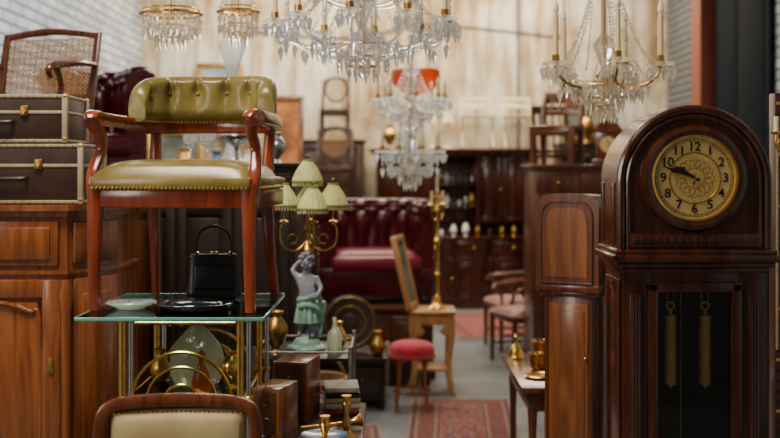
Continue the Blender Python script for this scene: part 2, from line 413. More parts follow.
# ------------------------------------------------------------------ generic furniture
def door_panel(b, m, x0, x1, z0, z1, y, fr=.05, arch=False, knob=BRASS, kside=1):
    b.bb(m, x0, x0+fr, y-.02, y, z0, z1); b.bb(m, x1-fr, x1, y-.02, y, z0, z1)
    b.bb(m, x0+fr, x1-fr, y-.02, y, z0, z0+fr); b.bb(m, x0+fr, x1-fr, y-.02, y, z1-fr, z1)
    b.bb(m, x0+fr+.015, x1-fr-.015, y-.014, y+.004, z0+fr+.015, z1-fr-.015, .01)
    if arch:
        xm = (x0+x1)/2; w = (x1-x0)/2-fr-.01
        b.rod(m, [(xm-w, y-.016, z0+fr+.02, .008), (xm-w, y-.016, z1-fr-.12, .008), (xm-w*.75, y-.018, z1-fr-.05, .008), (xm, y-.02, z1-fr-.015, .009), (xm+w*.75, y-.018, z1-fr-.05, .008), (xm+w, y-.016, z1-fr-.12, .008), (xm+w, y-.016, z0+fr+.02, .008)], seg=6)
    kx = x1-fr/2 if kside > 0 else x0+fr/2
    b.sph(knob, (kx, y-.032, (z0+z1)/2), .011, 8, 6); b.cyl(knob, (kx, y-.02, (z0+z1)/2), .006, .012, (90, 0, 0), 8)
def cabinet(name, loc, w, d, h, m, nd=2, ndr=1, rz=0, arch=False, corn=.03, feet=.06):
    b = B(name); hw = w/2; hd = d/2
    b.bb(m, -hw, hw, -hd, hd, feet, h-.035); b.bb(m, -hw-corn*.5, hw+corn*.5, -hd-corn*.5, hd, h-.045, h-.025, .006)
    b.bb(m, -hw-corn, hw+corn, -hd-corn, hd, h-.025, h, .006); b.bb(m, -hw-.015, hw+.015, -hd-.015, hd, feet, feet+.06, .006)
    for x in (-hw+.05, hw-.05):
        for y in (-hd+.05, hd-.05): b.lathe(m, [(.02, 0), (.035, .02), (.03, .045), (.025, feet+.01)], (x, y, 0), seg=12)
    zt = h-.06; 
    if ndr:
        dh = .15; n = max(1, nd)
        for i in range(n):
            x0 = -hw+.02+i*(w-.04)/n; x1 = x0+(w-.04)/n-.01
            b.bb(m, x0, x1, -hd-.014, -hd+.004, zt-dh, zt-.01, .008)
            b.sph(OLDBRASS, ((x0+x1)/2, -hd-.03, zt-dh/2), .012, 8, 6); b.ring(OLDBRASS, ((x0+x1)/2, -hd-.018, zt-dh/2-.012), .02, .003, (90, 0, 0), 12, 180, 360, 5)
        zt -= dh+.01
    for i in range(nd):
        x0 = -hw+.02+i*(w-.04)/nd; x1 = x0+(w-.04)/nd-.01
        door_panel(b, m, x0, x1, feet+.08, zt-.01, -hd, arch=arch, knob=OLDBRASS, kside=1 if i % 2 == 0 else -1)
    return b.done(loc, rz)

def simple_chair(name, loc, rz, w=.42, d=.42, sh=.45, h=.88, m=PINE, seat=None, back='slats', arms=False, t=.018):
    b = B(name); hw = w/2-.02; hd = d/2-.02
    for sx in (-1, 1):
        b.rod(m, [(sx*hw, -hd, 0, t*.7), (sx*hw, -hd, sh*.5, t*.9), (sx*hw, -hd, sh, t)], sq=True, seg=12)
        b.rod(m, [(sx*hw, hd+.04, 0, t*.8), (sx*hw, hd, sh, t), (sx*hw, hd+.03, (sh+h)/2, t*.9), (sx*hw*.97, hd+.08, h, t*.8)], sq=True, seg=12)
        b.tube(m, [(sx*hw, -hd, sh*.35), (sx*hw, hd+.02, sh*.35)], t*.55)
        if arms:
            ah = sh+.22
            b.rod(m, [(sx*hw, hd+.03, ah+.02, t*.8), (sx*(hw+.03), 0, ah, t), (sx*(hw+.02), -hd*.7, ah-.01, t*1.1), (sx*(hw+.01), -hd*.95, ah-.04, t*.7)], seg=10)
            b.rod(m, [(sx*(hw+.01), -hd*.75, ah-.01, t*.8), (sx*(hw+.02), -hd*.5, ah-.12, t*.7), (sx*hw, -hd*.6, sh, t*.8)], seg=10)
    b.tube(m, [(-hw, 0, sh*.35), (hw, 0, sh*.35)], t*.5)
    b.bb(m, -hw, hw, -hd-.012, -hd+.012, sh-.06, sh-.01); b.bb(m, -hw, hw, hd-.012, hd+.012, sh-.06, sh-.01)
    b.bb(m, -hw-.012, -hw+.012, -hd, hd, sh-.06, sh-.01); b.bb(m, hw-.012, hw+.012, -hd, hd, sh-.06, sh-.01)
    if seat:
        def fn(u, v):
            x = (u*2-1); y = (v*2-1); k = (1-x**6)*(1-y**6)
            return Vector((x*(w/2), y*(d/2), sh-.005+.05*max(k, 0)**.5))
        b.grid(seat, fn, 17, 17); b.bb(seat, -w/2, w/2, -d/2, d/2, sh-.025, sh, .008)
    else: b.bb(m, -w/2, w/2, -d/2, d/2, sh-.015, sh+.012, .01)
    yb = lambda z: hd+.0+.08*((z-sh)/(h-sh))**1.0
    if back == 'slats':
        b.box(m, (0, yb(h)-.004, h-.04), (2*hw, .02, .09), (-8, 0, 0), .006); b.box(m, (0, yb(sh+.12), sh+.12), (2*hw, .018, .04), (-8, 0, 0))
        for i in range(4):
            x = -hw*.6+i*hw*.4; b.tube(m, [(x, yb(sh+.12), sh+.12), (x, yb(h)-.01, h-.06)], .009, sq=True)
    elif back == 'pad':
        b.box(m, (0, yb(h)-.004, h-.02), (2*hw+.03, .03, .05), (-8, 0, 0), .012)
        b.box(seat or m, (0, yb((sh+h)/2+.06)-.012, (sh+h)/2+.06), (2*hw-.05, .05, (h-sh)*.55), (-8, 0, 0), .02)
        b.box(m, (0, yb(sh+.1), sh+.1), (2*hw, .02, .03), (-8, 0, 0))
    elif back == 'cane':
        zc = (sh+h)/2+.07; rh = (h-sh)*.38; rw = hw*.85
        pts = [(rw*cos(a)*1.0, yb(zc+rh*sin(a)), zc+rh*sin(a)) for a in [2*pi*i/28 for i in range(28)]]
        b.tube(m, pts, .014, closed=True)
        for i in range(-12, 13):
            for sg in (-1, 1):
                o = i*.035; L = []
                for k in range(-30, 31):
                    x = k*.01; z = sg*x+o
                    if (x/rw)**2+(z/rh)**2 < 1: L.append((x, z))
                if len(L) > 1:
                    a, c = L[0], L[-1]; b.tube(CANE, [(a[0], yb(zc+a[1]), zc+a[1]), (c[0], yb(zc+c[1]), zc+c[1])], .004, seg=4)
        b.rod(m, [(-hw, yb(h)-.03, h-.06, .014), (-hw*.7, yb(h), h, .014), (0, yb(h), h+.02, .014), (hw*.7, yb(h), h, .014), (hw, yb(h)-.03, h-.06, .014)])
    return b.done(loc, rz)
def vase(name, loc, prof, m, seg=24, s=1):
    b = B(name); b.lathe(m, [(r*s, z*s) for r, z in prof], seg=seg, sm=3); return b.done(loc)
P_JUG = [(.0, 0), (.04, .0), (.07, .05), (.075, .1), (.04, .17), (.03, .2), (.045, .23), (.035, .23), (.0, .15)]
P_URN = [(0, 0), (.045, 0), (.02, .03), (.06, .09), (.08, .16), (.05, .22), (.035, .24), (.05, .27), (.04, .27), (0, .2)]
P_BOT = [(0, 0), (.035, 0), (.04, .02), (.04, .11), (.014, .15), (.012, .2), (.015, .205), (0, .205)]

# ------------------------------------------------------------------ LEFT GROUP
b = B('walnut_sideboard'); H = 1.465
def plan(off, z0, z1, m):
    P = [(-1.80-off, 4.16-off), (-1.24+off*.4, 4.16-off), (-1.10+off, 4.42-off*.4), (-1.10+off, 4.72), (-1.80-off, 4.72)]
    n = len(P); vs = [(x, y, z0) for x, y in P]+[(x, y, z1) for x, y in P]
    b.add(m, vs, [tuple(range(n))[::-1], tuple(range(n, 2*n))]+[(i, (i+1) % n, n+(i+1) % n, n+i) for i in range(n)])
plan(.0, .08, H-.03, OAKOR); plan(.02, H-.045, H-.022, OAKOR); plan(.035, H-.022, H, OAKOR); plan(.02, 0, .12, OAKOR); plan(.012, 1.20, 1.215, OAKOR)
b.bb(OAKOR, -1.77, -1.27, 4.145, 4.165, 1.23, 1.405, .01); b.bb(OAKOR, -1.74, -1.30, 4.135, 4.15, 1.255, 1.38, .012)
door_panel(b, OAKOR, -1.78, -1.26, .2, 1.18, 4.16, .07, True, kside=-1)
b.sph(OLDBRASS, (-1.52, 4.12, 1.315), .014); b.box(OLDBRASS, (-1.295, 4.137, .85), (.02, .004, .06)) 
b.lathe(OAKOR, [(.02, .15), (.026, .2), (.018, .26), (.02, 1.05), (.027, 1.12), (.02, 1.18)], (-1.242, 4.15, 0), seg=14)
M0 = b.M; ang = math.degrees(math.atan2(.26, .14)); b.M = T((-1.17, 4.29, 0)) @ R(0, 0, ang)
b.bb(OAKOR, -.12, .12, -.014, .004, .2, 1.18, .01); b.bb(OAKOR, -.085, .085, -.024, -.008, .26, 1.12, .012); b.bb(OAKOR, -.12, .12, -.014, .004, 1.24, 1.40, .01)
b.M = M0
b.done()

def suitcase(loc, w, d, h, rz):
    b = B('vintage_suitcase'); b.bb(CASEBR, -w/2, w/2, -d/2, d/2, .0, h, .012)
    e = .013
    for z in (e*.6, h-e*.6, h*.66-.006):
        for y in (-d/2, d/2): b.box(CASETR, (0, y, z), (w, .008, e), bev=.003)
        for x in (-w/2, w/2): b.box(CASETR, (x, 0, z), (.008, d, e), bev=.003)
    for x in (-w/2, w/2):
        for y in (-d/2, d/2):
            b.box(CASETR, (x, y, h/2), (.022, .022, h+.002), bev=.006)
            for z in (.014, h-.010): b.sph(OLDBRASS, (x, y, z), .0135, 8, 6)
    n = int(w/.03)
    for i in range(n):
        x = -w/2+.03+i*(w-.06)/(n-1)
        for z in (e*.6, h-e*.6): b.sph(BRASS, (x, -d/2-.004, z), .0036, 6, 4)
    for x in (-w*.27, w*.2):
        b.box(OLDBRASS, (x, -d/2-.006, h*.66), (.032, .01, .04), bev=.003); b.box(OLDBRASS, (x, -d/2-.012, h*.66-.01), (.016, .008, .018), bev=.002)
    b.rod(CASEBR, [(-.06, -d/2-.006, h*.45, .007), (-.05, -d/2-.03, h*.42, .009), (.05, -d/2-.03, h*.42, .009), (.06, -d/2-.006, h*.45, .007)])
    return b.done(loc, rz)
suitcase((-1.475, 4.39, 1.468), .54, .34, .235, 0)
suitcase((-1.53, 4.38, 1.706), .52, .32, .190, 1.0)

cabinet('walnut_chest', (-1.80, 5.27, 0), 1.1, .75, 1.42, OAKOR, 2, 1)
b = B('cane_back_armchair')
m = MAHOG2
for sx in (-1, 1):
    b.rod(m, [(sx*.25, -.24, 0, .014), (sx*.25, -.24, .25, .018), (sx*.25, -.24, .42, .022)], sq=True, seg=12)
    b.rod(m, [(sx*.23, .27, 0, .016), (sx*.24, .22, .42, .02), (sx*.25, .26, .65, .017), (sx*.25, .31, .86, .015)], sq=True, seg=12)
    b.rod(m, [(sx*.25, .28, .70, .014), (sx*.29, .05, .69, .018), (sx*.29, -.18, .66, .021), (sx*.285, -.24, .63, .016), (sx*.28, -.21, .60, .012)], seg=10)
    b.rod(m, [(sx*.285, -.17, .65, .016), (sx*.27, -.10, .55, .014), (sx*.25, -.16, .42, .018)], seg=10)
b.rod(m, [(-.26, .31, .85, .018), (0, .325, .88, .02), (.26, .31, .85, .018)], seg=10); b.tube(m, [(-.25, .25, .54), (.25, .25, .54)], .015)
b.bb(m, -.25, .25, -.26, .24, .36, .42); b.bb(CANE, -.24, .24, -.25, .22, .415, .435, .01)
def cy(z): return .25+.06*(z-.54)/.31
for i in range(-14, 46):
    for sg in (-1, 1):
        x0 = -.25+i*.020; L = []
        for k in range(0, 33):
            z = .55+k*.009; x = (x0 if sg > 0 else -x0)+sg*(z-.55)
            if -.245 < x < .245: L.append((x, z))
        if len(L) > 1: b.tube(CANE, [(L[0][0], cy(L[0][1]), L[0][1]), (L[-1][0], cy(L[-1][1]), L[-1][1])], .0026, seg=4)
for i in range(16): x = -.24+i*.032; b.tube(CANE, [(x, cy(.55), .55), (x, cy(.84), .84)], .0022, seg=4)
for i in range(10): z = .555+i*.031; b.tube(CANE, [(-.245, cy(z), z), (.245, cy(z), z)], .0022, seg=4)
b.done((-1.77, 5.18, 1.4235), -12)

cabinet('mahogany_cabinet', (-2.02, 6.85, 0), 1.1, .8, 1.42, MAHOGD, 2, 1)
def tub_chair(name, loc, rz, W, D, Hh, m, seatm, C=12, cush=True):
    b = B(name); hw = W/2-.09; hd = D/2-.09
    path = upath([(-hw, -hd), (-hw, 0), (-hw, hd*.7), (-hw*.75, hd), (0, hd), (hw*.75, hd), (hw, hd*.7), (hw, 0), (hw, -hd)])
    P = [(-.05, .12), (-.06, .3), (-.055, Hh-.16), (-.05, Hh-.07), (-.02, Hh-.01), (.03, Hh), (.075, Hh-.04), (.08, Hh-.09), (.05, Hh-.14), (.04, Hh*.5), (.04, .12)]
    q = cat([(a, c, 0) for a, c in P], 5)
    def prof(v):
        i = v*(len(q)-1); j = min(int(i), len(q)-2); p = q[j].lerp(q[j+1], i-j); return p.x, p.y
    sweep_tuft(b, m, path, prof, (.02, .5), C, 3, .045, nu=150, nv=52, btn=m, sgn=1, br=.010)
    b.bb(m, -W/2+.05, W/2-.05, -D/2+.06, D/2-.06, .06, .28, .02)
    def fn(u, v):
        x = u*2-1; y = v*2-1; k = max((1-x**8)*(1-y**8), 0)
        return Vector((x*(W/2-.16), y*(D/2-.12)-.06, .34+.07*k**.5))
    b.grid(seatm, fn, 21, 21); b.bb(seatm, -W/2+.15, W/2-.15, -D/2+.03, D/2-.12, .26, .37, .03)
    for x in (-hw, hw):
        b.lathe(m, [(.0, -.02), (.06, -.015), (.075, 0), (.06, .012), (.0, .015)], (x+(.02 if x > 0 else -.02), -D/2+.09, Hh-.08), (90, 0, 0), 18)
        for y in (-D/2+.1, D/2-.1): b.lathe(DKOAK, [(.018, 0), (.03, .02), (.025, .07)], (x, y, 0), seg=12)
        n = 12
        for i in range(n): b.sph(BRASS, (x*1.09, -D/2+.085, .14+i*(Hh-.3)/n), .006, 6, 4)
    return b.done(loc, rz)
tub_chair('burgundy_leather_tub_chair', (-1.86, 6.80, 1.421), 28, .66, .62, .82, BURG, BURG, C=8)

# main armchair ------------------------------------------------------------
def main_chair(loc, rz):
    b = B('green_leather_captain_armchair'); m = MAHOG
    W = .285; F = -.27; Bk = .22
    for sx in (-1, 1):
        b.rod(m, [(sx*W*.97, F+.02, 0, .017), (sx*W*.97, F+.015, .2, .021), (sx*W*.96, F+.02, .40, .026), (sx*W*.96, F+.02, .44, .026)], sq=True, seg=14)
        b.rod(m, [(sx*(W-.005), F+.02, .40, .023), (sx*(W+.004), F+.035, .47, .020), (sx*(W-.005), F+.085, .56, .018), (sx*(W-.012), F+.05, .62, .020), (sx*(W-.0), F+.01, .655, .023), (sx*(W-.0), F-.0, .672, .020)], seg=12, k=7, sq=True)
        b.rod(m, [(sx*(W-.01), F-.012, .655, .016), (sx*(W+.0), F+.02, .672, .023), (sx*(W+.008), F+.12, .668, .024), (sx*(W+.0), .05, .665, .024), (sx*(W-.02), .16, .66, .026), (sx*(W-.06), .23, .66, .024)], seg=12, k=7, sq=True, asp=1.1)
        b.rod(m, [(sx*(W-.045), Bk+.06, 0, .016), (sx*(W-.055), Bk+.02, .2, .021), (sx*(W-.06), Bk-.01, .40, .025), (sx*(W-.06), Bk+.01, .52, .022), (sx*(W-.055), Bk+.035, .66, .02)], sq=True, seg=14)
        b.bb(m, sx*W-.022 if sx > 0 else sx*W-.002, sx*W+.002 if sx > 0 else sx*W+.022, F+.02, Bk, .355, .415)
    b.bb(m, -W+.01, W-.01, F, F+.03, .355, .425, .006); b.bb(m, -W+.05, W-.05, Bk-.03, Bk, .355, .425, .006)
    rail = [( -.245, .20, .648, .022), (-.17, .255, .652, .024), (0, .285, .655, .025), (.17, .255, .652, .024), (.245, .20, .648, .022)]
    b.rod(m, rail, seg=12, k=6, sq=True)
    def fn(u, v):
        x = u*2-1; y = v*2-1; k = max((1-abs(x)**5)*(1-abs(y)**5), 0)
        return Vector((x*(.283-.02*max(y, 0)), -.028+y*.252, .455+.07*k**.45))
    b.grid(OLIVE, fn, 31, 31); b.box(OLIVE, (0, -.028, .438), (.572, .512, .045), bev=.012)
    for i in range(38): b.sph(BRASS, (-.272+i*.0147, F-.017, .423), .0055, 8, 5)
    for sx in (-1, 1):
        for i in range(30): b.sph(BRASS, (sx*.289, -.27+i*.016, .423), .0055, 8, 5)
    path = upath([(-.252, .085), (-.245, .165), (-.19, .235), (-.1, .27), (0, .28), (.1, .27), (.19, .235), (.245, .165), (.252, .085)])
    P = [(-.022, .668), (-.036, .70), (-.036, .78), (-.030, .830), (-.005, .853), (.024, .83), (.03, .76), (.026, .69), (.02, .668)]
    q = cat([(a, c, 0) for a, c in P], 6)
    def prof(v):
        i = v*(len(q)-1); j = min(int(i), len(q)-2); p = q[j].lerp(q[j+1], i-j); return p.x, p.y
    def fn2(u, v):
        p, n = path(u); o, z = prof(v)
        e = 1-abs(2*u-1)**5; z = .668+(z-.668)*(.5+.5*max(e, 0)**.6)
        if .03 <= v <= .5:
            w = (v-.03)/.47; ed = min(1, w*4, (1-w)*4)
            du = min(abs(u-(k+.5)/6)*6 for k in range(6)); bt = math.exp(-((du/.22)**2+((w-.48)/.16)**2))
            st = math.exp(-(du/.09)**2)*.5*(1 if w > .48 else .25)
            o -= .024*(1-bt-st*(1-bt))*ed*e
        return Vector((p.x+n.x*o, p.y+n.y*o, z))
    b.grid(OLIVE, fn2, 170, 56, closed_v=True, capu=True)
    for k in range(6): b.sph(OLIVE, fn2((k+.5)/6, .03+.47*.48), .008, 10, 6)
    for i in range(46):
        p, n = path(.03+.94*i/45); b.sph(BRASS, (p.x+n.x*-.028, p.y+n.y*-.028, .674), .0048, 6, 4)
    return b.done(loc, rz)
TZ = 1.11
b = B('brass_glass_console_table'); x0, x1, y0, y1 = -.3135, .3135, -.35, .35
b.bb(TABGL, x0+.004, x1-.004, y0+.004, y1-.004, -.012+.5, .5, 0)
for (a, c) in (((0, y0), (x1-x0, .006)), ((0, y1), (x1-x0, .006))): b.box(EDGEGL, (a[0], a[1], .494), (c[0], c[1], .0125), bev=.002)
for (a, c) in (((x0, 0), (.006, y1-y0)), ((x1, 0), (.006, y1-y0))): b.box(EDGEGL, (a[0], a[1], .494), (c[0], c[1], .0125), bev=.002)
for X in (-.175, .225):
    for Y in (-.27, .27):
        b.tube(BRASS, [(X, Y, 0), (X, Y, .487)], .013, seg=14); b.tube(CHROME, [(X+.028, Y, 0), (X+.028, Y, .487)], .009, seg=14)
        for z in (0, .21, .475): b.cyl(BRASS, (X, Y, z), .019, .012, seg=16); b.cyl(BRASS, (X+.028, Y, z), .015, .012, seg=16)
for Y in (-.27, .27):
    b.tube(OLDBRASS, [(-.175, Y, .47), (.225, Y, .47)], .006); b.tube(OLDBRASS, [(-.175, Y, .2), (.225, Y, .2)], .008)
    b.ring(BRASS, (.025, Y, .2), .17, .006, (90, 0, 0), 28, 0, 180); b.ring(BRASS, (.025, Y, .2), .12, .005, (90, 0, 0), 24, 0, 180)
    b.ring(BRASS, (.025, Y, .2), .06, .005, (90, 0, 0), 18, 0, 180)
for X in (-.175, .225): b.tube(BRASS, [(X, -.27, .2), (X, .27, .2)], .008); b.tube(BRASS, [(X, -.27, .468), (X, .27, .468)], .007)
b.bb(TABGL, -.165, .215, -.26, .26, .203, .211, 0)
b.done((-.7335, 3.95, .61))
b = B('low_wooden_table'); b.bb(WALNUT, -1.04, -.10, 3.42, 4.62, .57, .609, .008); b.bb(WALNUT, -1.0, -.16, 3.48, 4.56, .48, .57)
for X in (-.98, -.18):
    for Y in (3.5, 4.54): b.lathe(WALNUT, [(.02, 0), (.032, .04), (.024, .1), (.035, .3), (.025, .4), (.036, .48)], (X, Y, 0), seg=14)
b.done()
main_chair((-.722, 3.985, TZ+.004), -7)
b = B('glass_demijohn'); b.lathe(GLASSV, [(.0, 0), (.07, .002), (.09, .03), (.098, .08), (.085, .14), (.045, .19), (.022, .215), (.02, .24), (.026, .245)], seg=28, sm=3)
b.lathe(GLASSV, [(.01, .24), (.016, .25), (.012, .262)], seg=14)
b.done((-.70, 3.93, .8225))
b = B('amber_decanter'); b.lathe(AMBER, [(.0, 0), (.03, .002), (.035, .03), (.025, .07), (.01, .1), (.012, .12), (.018, .125), (.0, .15)], seg=18, sm=2); b.done((-.66, 3.79, .8225))
vase('small_brass_jug', (-.848, 4.0, .8225), P_JUG, OLDBRASS, s=.5); vase('small_brass_urn', (-.565, 3.86, .8225), P_URN, BRASS, s=.5)
b = B('porcelain_saucer'); b.lathe(PORC, [(.0, .004), (.045, .003), (.05, 0), (.055, .006), (.088, .02), (.09, .023), (.086, .024), (.05, .011), (0, .009)], seg=32)
b.ring(PORCB, (0, 0, .0235), .086, .003, seg=32)
for i in range(10): a = i*pi/5; b.sph(PORCB, (.07*cos(a), .07*sin(a), .019), (.006, .006, .002), 6, 4)
b.done((-.915, 3.83, TZ+.001))
b = B('black_lacquer_tray'); b.lathe(BLACKLQ, [(.0, .002), (.10, .0), (.125, .008), (.135, .018), (.13, .024), (.10, .02), (.085, .03), (0, .034)], seg=36, sm=2); b.done((-.69, 3.82, TZ+.001))
b = B('black_leather_handbag')
def fn(u, v):
    a = 2*pi*v; hgt = .165; z = u*hgt; f = 1-.16*u; dd = .042*(1-.65*u); r = 1-.3*max(0, .08-u)/.08
    c_, s_ = cos(a), sin(a); c_ = math.copysign(abs(c_)**.45, c_); s_ = math.copysign(abs(s_)**.55, s_)
    return Vector((.105*f*c_*r, dd*s_*r, z+.003*sin(9*c_)*u))
b.grid(BLACKL, fn, 16, 40, closed_v=True, capu=True)
b.box(DKMETAL, (0, 0, .168), (.17, .016, .009), bev=.003); b.sph(BRASS, (-.008, 0, .176), .006); b.sph(BRASS, (.008, 0, .176), .006)
b.box(BLACKL, (0, -.042, .09), (.14, .01, .09), (-10, 0, 0), .004)
for Y in (-.012, .012):
    b.rod(BLACKL, [(-.062, Y, .165, .004), (-.068, Y, .20, .005), (-.05, Y*1.3, .255, .005), (0, Y*1.5, .278, .005), (.05, Y*1.3, .255, .005), (.068, Y, .20, .005), (.062, Y, .165, .004)], seg=8)
    for X in (-.062, .062): b.ring(BRASS, (X, Y, .172), .008, .002, (90, 0, 0), 12, ts=5)
b.done((-.665, 4.09, TZ+.001), 8)

# foreground chair
b = B('upholstered_side_chair'); m = MAHOG2
for sx in (-1, 1):
    b.rod(m, [(sx*.21, -.24, 0, .016), (sx*.21, -.24, .25, .02), (sx*.21, -.24, .43, .025)], sq=True, seg=12)
    b.rod(m, [(sx*.19, .27, 0, .018), (sx*.2, .2, .42, .023), (sx*.215, .2, .7, .02), (sx*.222, .225, .93, .018), (sx*.195, .235, .985, .018)], sq=True, seg=12)
b.rod(m, [(-.222, .225, .93, .018), (-.205, .232, .975, .02), (-.15, .24, .995, .021), (0, .255, 1.0, .022), (.15, .24, .995, .021), (.205, .232, .975, .02), (.222, .225, .93, .018)], seg=12, sq=True)
b.rod(m, [(-.21, .205, .56, .016), (0, .22, .56, .018), (.21, .205, .56, .016)], seg=10)
def fn(u, v):
    x = u*2-1; y = v*2-1; k = max((1-x**6)*(1-y**6), 0); z = .77+y*.205
    return Vector((x*.19, .222+.02*(1-x*x)+(z-.77)*.08-.035*k**.5-.012, z))
b.grid(CREAMUP, fn, 25, 25)
def fn(u, v):
    x = u*2-1; y = v*2-1; z = .77+y*.205
    return Vector((x*.19, .235+.02*(1-x*x)+(z-.77)*.08, z))
b.grid(CREAMUP, fn, 25, 5)
for i in range(28): x = -.18+i*.0133; b.sph(BRASS, (x, .20+.02*(1-(x/.19)**2)+.016, .968), .0045, 6, 4)
b.bb(m, -.22, .22, -.25, .22, .37, .43); 
def fn(u, v):
    x = u*2-1; y = v*2-1; k = max((1-x**6)*(1-y**6), 0); return Vector((x*.22, -.015+y*.23, .43+.06*k**.5))
b.grid(CREAMUP, fn, 21, 21)
o = b.done((-.595, 2.88, 0), 3); o.scale = (1, 1, .935)

def wbox(loc, w, d, h, rz):
    b = B('wooden_speaker_box'); b.bb(OAKOR, -w/2, w/2, -d/2, d/2, 0, h, .006); b.bb(REDWD, -w/2+.012, w/2-.012, -d/2-.003, -d/2+.004, .012, h-.012, .003)
    b.sph(OLDBRASS, (0, -d/2-.006, h*.75), .006, 8, 5); b.ring(DKOAK, (0, -d/2-.004, h*.42), w*.3, .003, (90, 0, 0), 24)
    return b.done(loc, rz)
wbox((-.405, 3.83, .61), .105, .17, .235, -18)
wbox((-.375, 4.36, .61), .14, .20, .235, -12)

b = B('metal_trolley')
for X in (-.21, .21):
    for Y in (-.24, .24):
        b.tube(CHROME, [(X, Y, .04), (X, Y, .82)], .011); b.lathe(INK, [(.0, -.012), (.03, -.01), (.03, .01), (0, .012)], (X, Y, .03), (90, 0, 0), 14)
for z in (.20, .50, .755):
    b.bb(DKMETAL, -.21, .21, -.24, .24, z, z+.014)
    for Y in (-.24, .24): b.tube(CHROME, [(-.21, Y, z+.04), (.21, Y, z+.04)], .006)
    for X in (-.21, .21): b.tube(CHROME, [(X, -.24, z+.04), (X, .24, z+.04)], .006)
b.done((-.385, 5.02, 0))
b = B('magazine_stack')
for i in range(9): b.box(random.choice([PAPER, REDP, PORC, PAPER]), (random.uniform(-.01, .01), 0, .006+i*.0105), (.26, .2, .009), (0, 0, random.uniform(-9, 9)), .002)
b.done((-.33, 4.93, .515))
b = B('brass_bugle'); b.rod(BRASS, [(-.12, 0, .018, .007), (.0, 0, .02, .008), (.08, 0, .024, .012), (.12, 0, .03, .026)], seg=14); b.ring(BRASS, (-.02, 0, .012), .04, .007, (0, 0, 0), 20)
b.done((-.225, 4.12, .61), 20)
b = B('book_pile')
for i in range(5): b.box([REDP, PAPER, CASETR, DKOAK, PAPER][i], (0, 0, .012+i*.022), (.14, .17, .02), (0, 0, random.uniform(-12, 12)), .003)
b.done((-.20, 4.46, .61), 5)
vase('antique_brass_urn', (-.515, 4.89, .771), P_URN, OLDBRASS, s=.7); vase('green_glass_bottle', (-.25, 4.88, .771), P_BOT, GLASSV, s=.8); vase('polished_brass_jug', (-.24, 5.1, .771), P_JUG, BRASS, s=.5)
b = B('porcelain_plate_stack')
for i in range(6): b.lathe([PORC, BLUEP][i % 2], [(0, .003), (.05, 0), (.085, .012), (.083, .014), (.05, .006), (0, .006)], (random.uniform(-.004, .004), 0, i*.008), seg=24)
b.done((-.235, 3.84, .61))
for p in ((-.16, 3.99, .61), (-.22, 3.66, .61)):
    b = B('brass_candle_holder'); b.lathe(BRASS, [(.045, 0), (.04, .01), (.01, .03), (.018, .06), (.008, .09), (.02, .13), (.015, .14), (.018, .16)], seg=18); b.done(p)
b = B('round_brass_tray'); b.lathe(BRASS, [(0, .002), (.08, 0), (.1, .012), (.096, .014), (.078, .006), (0, .006)], seg=28); b.done((-.38, 3.57, .61))

# cherub lamp ---------------------------------------------------------------
lamp = bpy.data.objects.new('cherub_table_lamp', None); COL.objects.link(lamp); lamp.location = (-.385, 5.02, .77)
def child(ob, n): ob.parent = lamp; ob.name = n; return ob
b = B('base'); b.lathe(VERDI, [(.085, 0), (.09, .008), (.082, .018), (.065, .024), (.06, .04), (.05, .05)], seg=28, sm=2)
b.lathe(VERDI, [(.028, .05), (.035, .09), (.042, .15), (.052, .2), (.05, .215), (.03, .222)], (.035, .04, 0), seg=18, flute=9, amp=.06)
b.rod(VERDI, [(-.035, -.035, .2, .012), (0, -.045, .21, .014), (.05, -.03, .19, .013), (.06, .02, .12, .016), (.055, .01, .055, .012)], seg=8)
child(b.done(), 'base')
b = B('brass_branches'); m = OLDBRASS
b.rod(m, [(.03, .045, .2, .007), (.0, .045, .35, .007), (0, .04, .5, .008), (0, .04, .64, .008)], seg=10)
b.lathe(m, [(.008, .42), (.022, .44), (.03, .46), (.018, .48), (.008, .5)], (0, .04, 0), seg=16)
b.lathe(m, [(.008, .54), (.018, .555), (.008, .58)], (0, .04, 0), seg=16)
tips = []
for k, (a, rr, zz) in enumerate([(200, .115, .68), (290, .09, .665), (345, .125, .68), (90, .1, .67)]):
    dx, dy = cos(radians(a)), sin(radians(a)); px, py = dx*rr, .04+dy*rr
    b.rod(m, [(0, .04, .50, .005), (dx*rr*.5, .04+dy*rr*.5, .455, .005), (dx*rr*1.05, .04+dy*rr*1.05, .48, .005), (dx*rr*1.15, .04+dy*rr*1.15, .55, .005), (px, py, .6, .004), (px, py, zz, .004)], seg=8)
    b.ring(m, (dx*rr*.62, .04+dy*rr*.62, .51), .022, .0035, (90, 0, a), 16, 0, 300, 6)
    b.lathe(BRASS, [(.004, .575), (.022, .585), (.024, .592), (.006, .6)], (px, py, 0), seg=14); tips.append((px, py, zz))
tips.append((0, .04, .79)); b.tube(m, [(0, .04, .62), (0, .04, .84)], .005)
child(b.done(), 'brass_branches')
for i, (x, y, z) in enumerate(tips):
    b = B('shade'); b.shell(SHADE, [(.070, -.035), (.068, -.02), (.05, .02), (.03, .05), (.022, .066)], (x, y, z+.02), seg=48, flute=16, amp=.03, sm=3)
    b.ring(SHADEG, (x, y, z-.014), .0695, .005, seg=32); b.ring(SHADEG, (x, y, z+.086), .023, .004, seg=20)
    for k in range(32): a = 2*pi*k/32; b.tube(SHADE, [(x+.069*cos(a), y+.069*sin(a), z-.015), (x+.069*cos(a), y+.069*sin(a), z-.035)], .0025, seg=4)
    b.tube(OLDBRASS, [(x, y, z-.02), (x, y, z+.1)], .003); b.sph(OLDBRASS, (x, y, z+.105), .008, 8, 6)
    for a in (0, 120, 240): b.tube(OLDBRASS, [(x, y, z+.08), (x+.021*cos(radians(a)), y+.021*sin(radians(a)), z+.083)], .0018, seg=4)
    child(b.done(), 'shade_%d' % (i+1))
